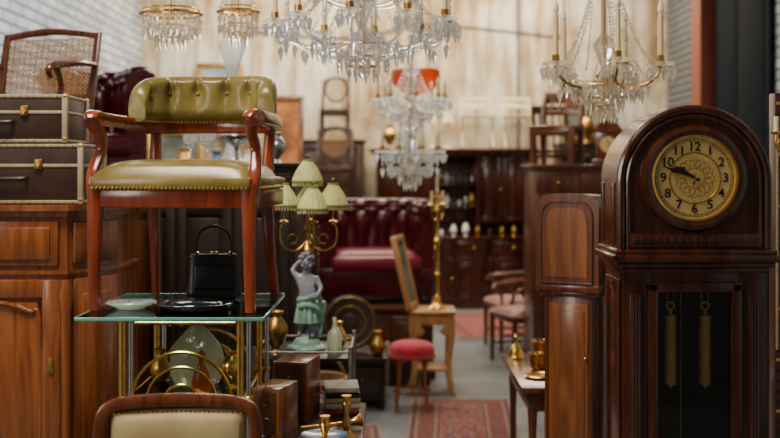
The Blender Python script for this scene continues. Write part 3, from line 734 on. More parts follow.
V = [(0, 0, .17, .036), (0, -.004, .215, .034), (0, 0, .262, .035), (0, .0, .298, .016), (0, -.006, .322, .021), (0, -.004, .352, .031), (0, 0, .378, .024),
     (.022, 0, .145, .027), (.03, -.02, .088, .020), (.026, .0, .03, .012), (.03, -.028, .010, .010),
     (-.022, 0, .145, .027), (-.027, -.004, .085, .020), (-.03, .006, .03, .012), (-.036, -.022, .010, .010),
     (.040, .0, .275, .017), (.068, -.01, .235, .013), (.052, -.035, .205, .009), (.044, -.045, .2, .010),
     (-.040, .0, .278, .017), (-.07, .005, .315, .013), (-.04, .03, .352, .009), (-.026, .035, .36, .010)]
E = [(0, 1), (1, 2), (2, 3), (3, 4), (4, 5), (5, 6), (0, 7), (7, 8), (8, 9), (9, 10), (0, 11), (11, 12), (12, 13), (13, 14), (2, 15), (15, 16), (16, 17), (17, 18), (2, 19), (19, 20), (20, 21), (21, 22)]
me = bpy.data.meshes.new('cherub_figure'); me.from_pydata([v[:3] for v in V], E, [])
ob = bpy.data.objects.new('cherub_figure', me); COL.objects.link(ob)
sk = ob.modifiers.new('skin', 'SKIN'); sk.use_smooth_shade = True
for i, v in enumerate(V): me.skin_vertices[0].data[i].radius = (v[3], v[3])
me.skin_vertices[0].data[0].use_root = True
ob.modifiers.new('sub', 'SUBSURF').levels = 2; ob.modifiers['sub'].render_levels = 2
me.materials.append(STATUE); ob.parent = lamp; ob.location = (0, 0, .05)
b = B('cherub_features'); m = STATUE
b.sph(m, (0, -.036, .348), (.005, .007, .006), 8, 6)
for sx in (-1, 1):
    b.sph(m, (sx*.011, -.033, .356), (.005, .004, .0035), 8, 5); b.sph(m, (sx*.017, -.028, .338), (.009, .008, .008), 8, 6); b.sph(m, (sx*.031, .0, .348), (.004, .007, .009), 8, 6)
b.sph(m, (0, -.032, .332), (.008, .004, .003), 8, 5)
for i in range(60):
    a = random.uniform(0, 2*pi); t = random.uniform(0, 1.25); r = .036
    p = (r*sin(t)*cos(a), .003+r*sin(t)*sin(a), .358+r*cos(t)*1.05)
    if p[1] < -.018 and p[2] < .375: continue
    b.sph(m, p, .0085, 8, 5)
for (hx, hy, hz, s) in ((.044, -.047, .198, 1), (-.024, .036, .362, -1)):
    for k in range(4): b.rod(m, [(hx+(k-1.5)*.0035, hy, hz, .0022), (hx+(k-1.5)*.0042-.004*s, hy-.007, hz+.002, .002), (hx+(k-1.5)*.0042-.009*s, hy-.008, hz-.004, .0016)], k=3, seg=6)
    b.rod(m, [(hx, hy, hz+.003, .0025), (hx-.005*s, hy-.002, hz+.01, .002), (hx-.009*s, hy-.005, hz+.009, .0017)], k=3, seg=6)
b.shell(VERDI, [(.058, .075), (.052, .11), (.045, .15), (.041, .185), (.038, .195)], (0, 0, 0), seg=60, flute=11, amp=.09, sm=3)
b.rod(VERDI, [(-.04, -.02, .18, .009), (0, -.042, .19, .011), (.05, -.03, .205, .010), (.06, .02, .16, .013), (.05, .035, .06, .009)], seg=8)
o = child(b.done(), 'cherub_features'); o.location = (0, 0, .05)

cabinet('dark_display_cabinet', (-.98, 6.05, 0), .95, .55, 1.64, DKOAK, 3, 1)
def goblet(loc, s=1, m=SMOKE, name='glass_goblet'):
    b = B(name); b.lathe(m, [(.035, 0), (.034, .004), (.008, .008), (.006, .06), (.012, .075), (.03, .09), (.042, .12), (.04, .16), (.037, .16), (.038, .12), (.026, .095), (0, .085)], seg=24, sm=2)
    ob = b.done(loc); ob.scale = (s, s, s); return ob
goblet((-1.08, 5.87, 1.641)); goblet((-.995, 5.90, 1.641), 1.05)
b = B('silver_compote_bowl'); b.lathe(CHROME, [(.05, 0), (.045, .01), (.012, .03), (.012, .08), (.04, .10), (.10, .135), (.105, .15), (.095, .145), (.03, .11), (0, .105)], seg=30, sm=2); b.done((-.84, 5.93, 1.641))
b = B('tall_glass_vase'); b.lathe(MILKG, [(.07, 0), (.06, .02), (.035, .10), (.03, .25), (.028, .42), (.03, .5), (.055, .60), (.085, .68), (.08, .68), (.04, .57), (.0, .45)], seg=28, sm=2); b.done((-.905, 6.22, 1.641))
vase('silver_urn', (-.62, 5.95, 1.641), P_URN, CHROME, s=.6)

cabinet('oak_bookcase', (-1.08, 7.9, 0), .9, .5, 1.3, WALNUT, 2, 0)
cabinet('mahogany_wardrobe', (-1.55, 10.2, 0), 1.5, .6, 1.5, REDWD, 3, 1)
vase('gilt_brass_urn', (-1.9, 10.0, 1.502), P_URN, OLDBRASS, s=1.1); vase('blue_ceramic_jug', (-1.6, 10.0, 1.502), P_JUG, BLUEP, s=1.2); vase('white_porcelain_urn', (-1.3, 10.0, 1.502), P_URN, PORC, s=1)
frame('framed_portrait_painting', (-.99, 10.05, 1.505), .32, .74, CAN_O, OAKOR, -10, 0, .04, .05)
frame('gilt_framed_landscape', (-2.05, 10.3, 1.503), .5, .42, CAN_G, OLDBRASS, -10, 0, .04, .06)
vase('bronze_urn', (-.72, 7.8, 1.302), P_URN, OLDBRASS, s=1); vase('blue_pottery_jug', (-.9, 7.8, 1.302), P_JUG, BLUEP, s=.9); vase('amber_glass_bottle', (-1.2, 7.8, 1.302), P_BOT, AMBER, s=1)
cabinet('walnut_wardrobe', (-.68, 12.75, 0), .75, .5, 1.95, WALNUT, 2, 0)
cabinet('walnut_commode', (-.68, 12.05, 0), .78, .5, 1.2, DKOAK, 2, 1)
simple_chair('small_cane_bentwood_chair', (-.64, 12.62, 1.952), 0, .34, .34, .34, .72, WALNUT, back='cane', t=.02)
simple_chair('cane_bentwood_chair', (-.62, 12.0, 1.202), 0, .42, .40, .42, .86, WALNUT, back='cane', t=.02)
cabinet('oak_wardrobe', (-2.3, 12.6, 0), 1.2, .7, 1.7, REDWD, 2, 0)
frame('gilt_wall_mirror', (-2.05, 13.02, 2.0), .5, .8, MIRR, OLDBRASS, 0, 0, .04, .07)
frame('gilt_framed_picture', (2.35, 13.0, 1.95), .5, .4, CAN_G, OLDBRASS, 0, 0, .04, .06)

# sofa & platform
b = B('low_wooden_chest'); b.bb(REDWD, -.66, .36, 8.25, 9.35, .52, .559, .008); b.bb(REDWD, -.63, .33, 8.3, 9.3, .08, .52); b.bb(REDWD, -.65, .35, 8.27, 9.33, 0, .09, .01)
for i in range(3): x0 = -.61+i*.31; b.bb(REDWD, x0, x0+.30, 8.285, 8.302, .12, .48, .01); b.bb(REDWD, x0+.04, x0+.26, 8.275, 8.29, .16, .44, .01); b.sph(OLDBRASS, (x0+.15, 8.27, .4), .014, 8, 6)
b.done()
tub_chair('burgundy_chesterfield_armchair', (-.13, 8.78, .56), 4, 1.0, .9, .80, BURG, CRIM, C=12)
b = B('round_carved_tray'); b.M = T((0, 0, .19)) @ R(78, 0, 0); b.lathe(WALNUT, [(0, 0), (.16, 0), (.19, .01), (.19, .025), (.17, .03), (.155, .015), (.06, .012), (.05, .022), (0, .024)], seg=40)
b.ring(OLDBRASS, (0, 0, .022), .11, .004); b.ring(OLDBRASS, (0, 0, .028), .17, .003); b.M = Matrix.Identity(4); b.done((-.28, 7.52, .352))
b = B('dark_wooden_bench'); b.bb(DKOAK, -.62, -.02, 7.2, 7.75, .31, .35, .006); b.bb(DKOAK, -.6, -.04, 7.24, 7.7, .06, .31)
for X in (-.58, -.06):
    for Y in (7.26, 7.68): b.lathe(DKOAK, [(.02, 0), (.03, .03), (.025, .07)], (X, Y, 0), seg=10)
for i in range(2): b.bb(WALNUT, -.58+i*.27, -.33+i*.27, 7.225, 7.245, .1, .28, .008); b.sph(OLDBRASS, (-.455+i*.27, 7.215, .2), .011, 8, 6)
b.done()
vase('blue_white_ceramic_vase', (-.54, 7.35, .352), P_JUG, BLUEP, s=.9); vase('tarnished_brass_jug', (-.085, 7.30, .352), P_JUG, OLDBRASS, s=.7)
b = B('wicker_basket')
for i in range(12): b.ring(CANE, (0, 0, .02+i*.02), .13+.003*i, .011, seg=28, ts=6)
b.lathe(CANE, [(0, 0), (.13, 0), (.13, .01), (0, .01)], seg=24); b.ring(CANE, (0, 0, .26), .17, .014, seg=28)
b.ring(CANE, (0, 0, .25), .16, .009, (90, 0, 0), 20, 0, 180); b.done((-.45, 6.98, .0))
b = B('leather_trunk'); b.bb(CASEBR, -.2, .2, -.1, .1, 0, .3, .02)
for x in (-.12, .12): b.bb(CASETR, x-.012, x+.012, -.105, .105, -.0, .304, .003)
b.box(OLDBRASS, (0, -.102, .2), (.04, .008, .05)); b.done((.10, 8.11, 0))

# light side table with leaning framed picture and candelabrum
b = B('light_wooden_side_table'); m = PINE
b.bb(m, -.17, .17, -.17, .17, .575, .60, .006); b.bb(m, -.145, .145, -.145, .145, .50, .575, .004)
for sx in (-1, 1):
    for sy in (-1, 1):
        b.rod(m, [(sx*.13, sy*.13, .57, .028), (sx*.135, sy*.13, .42, .026), (sx*.12, sy*.12, .22, .018), (sx*.135, sy*.135, .06, .02), (sx*.155, sy*.145, .0, .022)], seg=12, sq=True)
b.bb(m, -.13, .13, -.13, .13, .17, .19, .004)
for sx in (-1, 1): b.box(m, (sx*.10, -.14, .47), (.06, .02, .09), (0, sx*35, 0), .005)
b.done((.30, 7.82, .001))
b = B('leaning_picture_frame'); b.M = R(0, -13, 0)
b.bb(CAN_G, -.008, .004, -.13, .13, .03, .50, 0)
for Y in (-.14, .14): b.bb(PINE, -.018, .018, Y-.022, Y+.022, 0, .53, .005)
for Z in (.02, .51): b.bb(PINE, -.018, .018, -.14, .14, Z-.022, Z+.022, .005)
b.M = Matrix.Identity(4); b.done((.165, 7.78, .608), -12)
b = B('brass_candelabrum')
b.lathe(BRASS, [(.07, 0), (.072, .01), (.05, .025), (.02, .05), (.03, .08), (.014, .11), (.014, .22), (.026, .25), (.014, .28), (.013, .45), (.028, .49), (.013, .53), (.012, .68), (.024, .71), (.012, .74), (.012, .80)], seg=20)
b.lathe(BRASS, [(.012, .79), (.035, .80), (.036, .81), (.014, .815), (.016, .84)], seg=18); b.cyl(CANDLE, (0, 0, .835), .011, .11, seg=14)
for sx in (-1, 1):
    b.rod(BRASS, [(0, 0, .66, .006), (sx*.05, 0, .64, .006), (sx*.085, 0, .68, .006), (sx*.085, 0, .74, .005)], seg=8)
    b.lathe(BRASS, [(.006, .73), (.026, .74), (.027, .75), (.012, .76)], (sx*.085, 0, 0), seg=16); b.cyl(CANDLE, (sx*.085, 0, .755), .009, .09, seg=12)
b.done((.34, 7.78, .602), 60)
b = B('red_velvet_stool')
b.lathe(REDVEL, [(.0, .45), (.09, .445), (.14, .425), (.155, .395), (.155, .36), (.15, .355), (0, .355)], seg=32, sm=2)
b.lathe(OAKOR, [(.13, .335), (.158, .34), (.158, .358), (.13, .36)], seg=32)
for i in range(4):
    a = radians(45+90*i); b.rod(OAKOR, [(.125*cos(a), .125*sin(a), .34, .018), (.12*cos(a), .12*sin(a), .2, .012), (.15*cos(a), .15*sin(a), 0, .012)], seg=10)
for i in range(30): a = 2*pi*i/30; b.sph(BRASS, (.156*cos(a), .156*sin(a), .368), .005, 6, 4)
b.ring(OAKOR, (0, 0, .12), .12, .008); b.done((.145, 7.22, .014))

# back sideboard hutch -------------------------------------------------------
b = B('carved_sideboard_hutch'); m = MAHOGD
b.bb(m, -.92, .92, -.25, .25, .06, .80); b.bb(m, -.95, .95, -.28, .25, .80, .835, .008); b.bb(m, -.95, .95, -.28, .25, 0, .09, .01)
for i in range(4):
    x0 = -.9+i*.45; door_panel(b, m, x0+.01, x0+.44, .11, .60, -.25, .05, True); b.bb(m, x0+.02, x0+.43, -.266, -.248, .63, .78, .01); b.sph(BRASS, (x0+.225, -.28, .705), .014)
for X in (-.9, 0, .9): b.lathe(m, [(.03, .1), (.035, .15), (.02, .2), (.03, .45), (.022, .6), (.035, .72), (.03, .79)], (X, -.275, 0), seg=14)
zt = 1.78
b.bb(m, -.90, .90, .2, .25, .83, zt); b.bb(m, -.90, -.20, -.05, .2, .98, zt); b.bb(m, .28, .88, -.05, .2, .98, zt)
b.bb(m, -.95, .95, -.12, .25, zt-.02, zt+.02, .006); b.bb(m, -.98, .98, -.16, .25, zt+.02, zt+.07, .012)
for xx in ((-.89, -.56), (-.54, -.21), (.29, .57), (.59, .87)): door_panel(b, m, xx[0], xx[1], 1.0, zt-.04, -.05, .05, True)
for z in (1.15, 1.42): b.bb(m, -.20, .28, -.0, .2, z, z+.022)
for X in (-.88, -.2, .28, .86): b.lathe(m, [(.03, .835), (.035, .86), (.02, .9), (.03, 1.1), (.02, 1.35), (.028, 1.6), (.02, 1.68), (.034, 1.76)], (X, -.1, 0), seg=14)
for k in range(24):
    if k < 6: X, z = -.15+k*.075, 1.172
    elif k < 12: X, z = -.15+(k-6)*.075, 1.442
    else: X, z = -.85+(k-12)*.14, .836
    s_ = random.uniform(.4, .85)
    b.lathe(random.choice([PORC, SMOKE, CHROME, OLDBRASS, PORC, WALNUT]), [(.03*s_, 0), (.015*s_, .02*s_), (.045*s_, .06*s_), (.05*s_, .10*s_), (.03*s_, .14*s_), (.02*s_, .18*s_)], (X, (.1 if z > .9 else -.19), z), seg=14)
b.done((.745, 12.72, 0))
def cream_stool(loc, w, h, rz):
    b = B('cream_metal_chair'); hw = w/2
    for sx in (-1, 1):
        b.tube(WHITEP, [(sx*hw, -.16, 0), (sx*hw, .14, .36)], .012); b.tube(WHITEP, [(sx*hw, .16, 0), (sx*hw, -.14, .36)], .012)
        b.tube(WHITEP, [(sx*hw, .14, .3), (sx*hw, .19, h)], .012)
    for i in range(6): b.box(WHITEP, (0, -.15+i*.06, .37), (w+.03, .045, .014), bev=.003)
    for z in (h-.02, h-.1): b.box(WHITEP, (0, .19 - (h-z)*.15, z), (w, .014, .05), bev=.003)
    return b.done(loc, rz)
cream_stool((1.02, 12.74, 1.862), .36, .60, 0); cream_stool((1.50, 12.74, 1.862), .32, .60, 0)
for X in (.50, .68): 
    b = B('cream_table_lamp'); b.lathe(WHITEP, [(.05, 0), (.05, .01), (.012, .03), (.012, .3), (.02, .31)], seg=16); b.shell(WHITEP, [(.08, .30), (.05, .42)], seg=20); b.tube(WHITEP, [(0, 0, .3), (.0, 0, .41), (.06, 0, .41)], .004); b.done((X, 12.68, 1.853))
vase('glazed_blue_vase', (.2, 12.7, 1.853), P_URN, BLUEP, s=.9); vase('dark_bronze_urn', (0, 12.7, 1.853), P_URN, OLDBRASS, s=1)

# right-mid group -------------------------------------------------------------
cabinet('mahogany_armoire', (1.42, 8.3, 0), .72, .55, 1.64, REDWD, 2, 1)
simple_chair('childs_wooden_chair', (1.27, 8.26, 1.644), -25, .34, .30, .28, .56, MAHOG2, t=.022)
b = B('carved_mantel_clock'); b.bb(MAHOG2, -.12, .12, -.07, .07, 0, .04); b.bb(MAHOG2, -.09, .09, -.05, .05, .04, .24)
b.extr(MAHOG2, [(-.12, .24), (.12, .24), (.07, .31), (0, .34), (-.07, .31)], -.06, .06); b.lathe(DIALM, [(0, 0), (.06, 0), (.06, .008), (0, .008)], (0, -.05, .15), (90, 0, 0), 24)
b.box(INK, (0, -.06, .165), (.005, .002, .04), bev=.0005); b.box(INK, (.014, -.06, .15), (.03, .002, .005), bev=.0005); b.done((1.65, 8.2, 1.642), -10)
simple_chair('upholstered_armchair', (1.14, 9.75, 0), -78, .5, .48, .42, .82, MAHOG2, seat=PINKUP, back='pad', arms=True, t=.02)
simple_chair('upholstered_armchair', (1.12, 9.0, 0), -70, .46, .44, .42, .72, MAHOG2, seat=PINKUP, back='pad', arms=True, t=.02)
cabinet('walnut_dresser', (2.45, 12.3, 0), 1.1, .6, 1.9, DKOAK, 2, 1)
cabinet('oak_cupboard', (2.5, 10.2, 0), .7, 1.4, 1.5, WALNUT, 2, 0)
cabinet('low_oak_cabinet', (1.74, 11.0, 0), .5, .9, 1.2, DKOAK, 1, 1)
simple_chair('high_back_wooden_chair', (1.72, 10.9, 1.202), 20, .42, .40, .42, 1.05, WALNUT, t=.022)
vase('tall_brass_urn', (2.2, 12.1, 1.902), P_URN, OLDBRASS, s=1.2); vase('large_blue_jug', (2.5, 12.1, 1.902), P_JUG, BLUEP, s=1.2); vase('large_white_urn', (2.35, 9.8, 1.502), P_URN, PORC, s=1.2)

b = B('side_table'); b.bb(MAHOG2, .62, 1.15, 5.1, 6.05, .545, .575, .008); b.bb(MAHOG2, .66, 1.11, 5.15, 6.0, .45, .545)
for X in (.68, 1.09):
    for Y in (5.17, 5.98): b.rod(MAHOG2, [(X, Y, .46, .025), (X, Y, .3, .018), (X, Y, .014, .018)], seg=10)
for X in (.75, .95): b.sph(BRASS, (X, 5.14, .5), .012)
b.done()
def bcup(loc, s):
    b = B('brass_cup'); b.shell(BRASS, [(.03, 0), (.042, .02), (.045, .07), (.05, .085)], seg=24, t=.004, sm=2); b.cyl(BRASS, (0, 0, 0), .03, .006); b.ring(BRASS, (.055, 0, .045), .02, .004, (90, 0, 0), 16, ts=6)
    o = b.done(loc); o.scale = (s, s, s); return o
bcup((.82, 5.80, .576), 1.3); bcup((.76, 5.56, .576), 1.0)
b = B('brass_bell'); b.lathe(BRASS, [(.05, 0), (.045, .01), (.03, .05), (.012, .07), (.008, .09), (.012, .11), (0, .13)], seg=20, sm=2); b.done((.69, 5.95, .576))
b = B('small_brass_tray'); b.lathe(BRASS, [(0, .002), (.06, 0), (.08, .012), (.076, .014), (.058, .006), (0, .006)], seg=28); b.done((.74, 5.35, .576))

# longcase clocks -------------------------------------------------------------
def longcase(name, loc, rz, m):
    b = B(name); w = .2275
    b.bb(m, -.25, .25, -.15, .13, 0, .34, .006); b.bb(m, -.265, .265, -.165, .135, 0, .07, .01); b.bb(m, -.255, .255, -.155, .13, .34, .37, .01); b.bb(m, -.24, .24, -.142, .13, .37, .40, .008)
    b.bb(m, -.19, .19, -.158, -.148, .10, .31, .006)
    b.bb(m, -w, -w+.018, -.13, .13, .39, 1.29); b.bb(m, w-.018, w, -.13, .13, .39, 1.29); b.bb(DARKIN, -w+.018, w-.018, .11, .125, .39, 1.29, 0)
    b.bb(m, -w, w, .125, .13, .39, 1.29, .001); b.bb(m, -w, w, -.13, .13, .38, .42)
    b.bb(m, -w, -.14, -.135, -.105, .39, 1.29, .003); b.bb(m, .14, w, -.135, -.105, .39, 1.29, .003); b.bb(m, -.14, .14, -.135, -.105, 1.235, 1.29, .003); b.bb(m, -.14, .14, -.135, -.105, .39, .45, .003)
    for X in (-.132, .132): b.bb(m, X-.016, X+.016, -.146, -.11, .44, 1.245, .006)
    b.bb(m, -.148, .148, -.146, -.11, 1.215, 1.247, .006); b.bb(m, -.148, .148, -.146, -.11, .44, .47, .006)
    for sg in (-1, 1):
        b.bb(m, sg*.187-.017, sg*.187+.017, -.143, -.13, .48, 1.21, .005)
        for k in range(3): b.tube(m, [(sg*.187-.009+k*.009, -.144, .5), (sg*.187-.009+k*.009, -.144, 1.19)], .003, seg=6)
    b.bb(CLKGL, -.118, .118, -.127, -.124, .47, 1.215, 0)
    for sg in (-1, 1):
        b.bb(m, sg*w-.006, sg*w+.006, -.11, -.08, .44, 1.25, .003); b.bb(m, sg*w-.006, sg*w+.006, .08, .11, .44, 1.25, .003)
        b.bb(m, sg*w-.006, sg*w+.006, -.08, .08, 1.21, 1.25, .003); b.bb(m, sg*w-.006, sg*w+.006, -.08, .08, .44, .48, .003)
    for X in (-.066, .044):
        z0 = .905
        b.lathe(GOLDW, [(.004, z0), (.006, z0+.008), (.018, z0+.012), (.019, z0+.02), (.0175, z0+.024), (.0175, z0+.22), (.019, z0+.224), (.018, z0+.232), (.006, z0+.236), (.004, z0+.25)], (X, -.095, 0), seg=20)
        for k in range(15): b.ring(GOLDW, (X, -.095, z0+.03+k*.0125), .0178, .0018, seg=16, ts=4)
        b.ring(GOLDW, (X, -.095, z0+.262), .012, .003, (90, 0, 0), 16, ts=6)
        for dx in (-.011, .011): b.tube(OLDBRASS, [(X+dx, -.095, z0+.262), (X+dx, -.095, 1.25)], .0012, seg=4)
    b.tube(OLDBRASS, [(0, .03, .62), (0, .03, 1.29)], .003); b.lathe(BRASS, [(0, -.01), (.05, -.006), (.055, 0), (.05, .006), (0, .01)], (0, .03, .58), (90, 0, 0), 28)
    b.bb(m, -.235, .235, -.142, .13, 1.275, 1.295, .006); b.bb(m, -.25, .25, -.155, .135, 1.293, 1.312, .008); b.bb(m, -.267, .267, -.17, .135, 1.31, 1.335, .008); b.bb(m, -.255, .255, -.16, .135, 1.333, 1.35, .006)
    r = .2435; zc = 1.56; n = 40
    arc = [(r*cos(pi*i/n), zc+r*sin(pi*i/n)) for i in range(n+1)]
    b.extr(m, arc+[(-r, 1.35), (r, 1.35)], -.13, .13)
    def ap(rr, zb, y, rad, seg=10, asp=1, sq=False):
        P = [(rr, y, zb)]+[(rr*cos(pi*i/n), y, zc+rr*sin(pi*i/n)) for i in range(n+1)]+[(-rr, y, zb)]
        b.tube(m, P, rad, seg=seg, up=(0, 1, 0), asp=asp, sq=sq)
    ap(r-.012, 1.352, -.13, .014); ap(r-.034, 1.352, -.133, .008); ap(r-.012, 1.352, .11, .012)
    b.bb(m, -r+.03, r-.03, -.142, -.125, 1.355, 1.40, .005)
    for i in range(17): b.sph(m, (-.19+i*.02375, -.143, 1.378), (.009, .006, .012), 8, 5)
    for sg in (-1, 1):
        b.bb(m, sg*(r+.0)-.004, sg*r+.004, -.1, -.07, 1.36, 1.56, .003); b.bb(m, sg*r-.004, sg*r+.004, .07, .1, 1.36, 1.56, .003)
    C = (0, -.13, 1.575)
    b.lathe(m, [(.135, 0), (.135, .016), (.15, .022), (.163, .016), (.172, 0)], C, (90, 0, 0), 64)
    b.lathe(BRASS, [(.130, 0), (.130, .017), (.136, .019), (.140, .014), (.140, 0)], C, (90, 0, 0), 64)
    b.lathe(DIALM, [(0, 0), (.131, 0), (.131, .004), (0, .004)], C, (90, 0, 0), 64)
    b.lathe(DIALC, [(0, .003), (.078, .003), (.078, .0055), (0, .0055)], C, (90, 0, 0), 48)
    b.ring(OLDBRASS, (0, -.1355, 1.575), .08, .0022, (90, 0, 0), 48, ts=6); b.ring(INK, (0, -.1345, 1.575), .123, .0008, (90, 0, 0), 60, ts=4); b.ring(INK, (0, -.1345, 1.575), .116, .0007, (90, 0, 0), 60, ts=4)
    for i in range(60):
        a = 2*pi*i/60; rr = .1195; b.box(INK, (rr*sin(a), -.1348, 1.575+rr*cos(a)), (.0025 if i % 5 == 0 else .001, .001, .007), (0, math.degrees(a), 0), 0)
    for h in range(1, 13):
        a = radians(30*h); rr = .098; b.text(INK, str(h), .040, (rr*sin(a), -.135, 1.575+rr*cos(a)), (90, 0, 0), .0008)
    def hand(a, L, w0, y_):
        M = T((0, y_, 1.575)) @ R(0, a, 0)
        b.extr(INK, [(-w0*.5, -.015), (w0*.5, -.015), (w0*.6, L*.45), (w0*1.5, L*.6), (w0*.6, L*.75), (0, L), (-w0*.6, L*.75), (-w0*1.5, L*.6), (-w0*.6, L*.45)], -.0008, .0008, M)
    hand(290, .112, .006, -.142); hand(300, .078, .009, -.139); hand(190, .03, .002, -.143)
    b.lathe(BRASS, [(0, 0), (.007, 0), (.006, .012), (0, .014)], C, (90, 0, 0), 16)
    for k in range(16): a = 2*pi*k/16; b.ring(OLDBRASS, (.045*cos(a), -.1358, 1.575+.045*sin(a)), .016, .0008, (90, 0, 0), 12, ts=4)
    return b.done(loc, rz)
longcase('grandfather_clock', (.960, 3.55, 0), 0, MAHOGD)
def longcase2(loc, rz):
    b = B('round_shouldered_longcase_clock'); b.M = Matrix.Diagonal((.90, .9, 1, 1)); m = LITPANEL; md = MAHOG2
    hw = .148; zt = 1.494; zb = 1.10; n = 24
    def arch(h, top, bot, e=.42):
        return [(h*math.copysign(abs(cos(pi*i/n))**e, cos(pi*i/n)), top-.085+.085*abs(sin(pi*i/n))**.9) for i in range(n+1)]+[(-h, bot), (h, bot)]
    b.extr(WALNUT, arch(hw, zt, zb), -.11, .12); b.extr(md, arch(hw+.008, zt+.006, zb), -.118, -.10); b.extr(md, arch(hw-.022, zt-.028, zb+.02), -.124, -.11)
    b.extr(m, arch(hw-.045, zt-.055, zb+.045), -.127, -.12)  # lighter panel paints the orange gleam of light on the hood
    P = [(x, -.126, z) for x, z in arch(hw-.022, zt-.028, zb+.02)]; b.tube(md, P, .005, closed=True, seg=6, up=(0, 1, 0))
    b.bb(md, -.160, .160, -.125, .125, zb-.02, zb+.012, .006); b.bb(md, -.145, .145, -.11, .12, zb-.04, zb-.018, .006)
    b.bb(md, -.122, .122, -.095, .115, .36, zb-.035, .004); b.bb(m, -.098, .098, -.100, -.093, .42, zb-.07, .005); b.bb(m, -.080, .080, -.106, -.098, .45, zb-.10, .006)
    for sg in (-1, 1):
        b.bb(md, sg*.122-.005, sg*.122+.005, -.065, .085, .42, zb-.07, .006); b.bb(md, sg*hw-.004, sg*hw+.004, -.08, .09, zb+.04, zt-.1, .006)
        b.tube(md, [(sg*.112, -.097, .4), (sg*.112, -.097, zb-.05)], .008)
    b.bb(md, -.15, .15, -.12, .12, .0, .34, .006); b.bb(md, -.16, .16, -.13, .125, .33, .36, .008); b.bb(md, -.16, .16, -.13, .125, 0, .06, .008); b.bb(m, -.11, .11, -.127, -.117, .09, .3, .006)
    b.sph(BRASS, (.088, -.108, .8), .007, 8, 6)
    return b.done(loc, rz)
longcase2((.805, 4.70, 0), -30)
b = B('slotted_wooden_post'); b.bb(WALNUT, 1.50, 1.57, 4.22, 4.29, 0.03, 1.90, .004); b.bb(WALNUT, 1.44, 1.63, 4.16, 4.35, 0, .04, .006)
for i in range(46): b.box(CANE if i % 5 == 0 else INK, (1.516, 4.2195, .06+i*.04), (.022, .002, .012), bev=.0003)
b.bb(CASETR, 1.503, 1.513, 4.217, 4.221, .9, 1.75, .0005)
for i in range(42): b.box(INK, (1.508, 4.2165, .91+i*.02), (.008 if i % 5 == 0 else .004, .001, .002), bev=0)
b.done()
b = B('brass_wall_bracket_lamp'); b.lathe(BRASS, [(0, 0), (.03, 0), (.025, .012), (0, .014)], (1.53, 4.215, 1.70), (90, 0, 0), 18)
for sx in (-1, 0, 1):
    b.rod(BRASS, [(1.53, 4.205, 1.70, .005), (1.53+sx*.03, 4.17, 1.67, .005), (1.53+sx*.05, 4.15, 1.70, .005), (1.53+sx*.05, 4.15, 1.74+.04*(sx == 0), .004)]); b.lathe(BRASS, [(.004, 0), (.02, .006), (.021, .012), (.006, .014)], (1.53+sx*.05, 4.15, 1.735+.04*(sx == 0)), seg=14)
    b.cyl(WHITEP, (1.53+sx*.05, 4.15, 1.745+.04*(sx == 0)), .010, .06, seg=12)
b.done()
cabinet('dark_tall_cabinet', (1.87, 5.3, 0), .5, .6, 1.55, DKOAK, 1, 1)

# ------------------------------------------------------------------ chandeliers
def candle_arm(b, a, Rr, z0, ch, metal, cr, nd=8, bob=.045, drop=.05, low=.13):
    dx, dy = cos(a), sin(a)
    b.rod(metal, [(dx*.03, dy*.03, z0-.03, .006), (dx*Rr*.35, dy*Rr*.35, z0-low, .006), (dx*Rr*.8, dy*Rr*.8, z0-low*.75, .006), (dx*Rr, dy*Rr, z0-.01, .005), (dx*Rr, dy*Rr, z0+.01, .005)], seg=8)
    x, y = dx*Rr, dy*Rr
    b.shell(cr, [(.008, z0), (bob*.7, z0+.004), (bob, z0+.016)], (x, y, 0), seg=18, flute=9, amp=.06)
    b.lathe(OLDBRASS, [(.008, z0+.005), (.016, z0+.02), (.016, z0+.045)], (x, y, 0), seg=12)
    b.cyl(CANDLE, (x, y, z0+.04), .0115, ch, seg=14)
    b.lathe(FLAME, [(.006, 0), (.013, .018), (.011, .035), (.001, .062)], (x, y, z0+.038+ch), seg=10)
    for k in range(nd):
        t = 2*pi*k/nd; px, py = x+bob*cos(t), y+bob*sin(t)
        b.gem(cr, (px, py, z0+.014), .006, .013, 4, .5); b.gem(cr, (px, py, z0), drop*.22, drop, 5, .72)
def chain(b, z0, z1, m):
    z = z0; i = 0
    while z < z1:
        b.ring(m, (0, 0, z+.018), .014, .0025, (90, 0, 90*(i % 2)), 12, ts=5); z += .026; i += 1
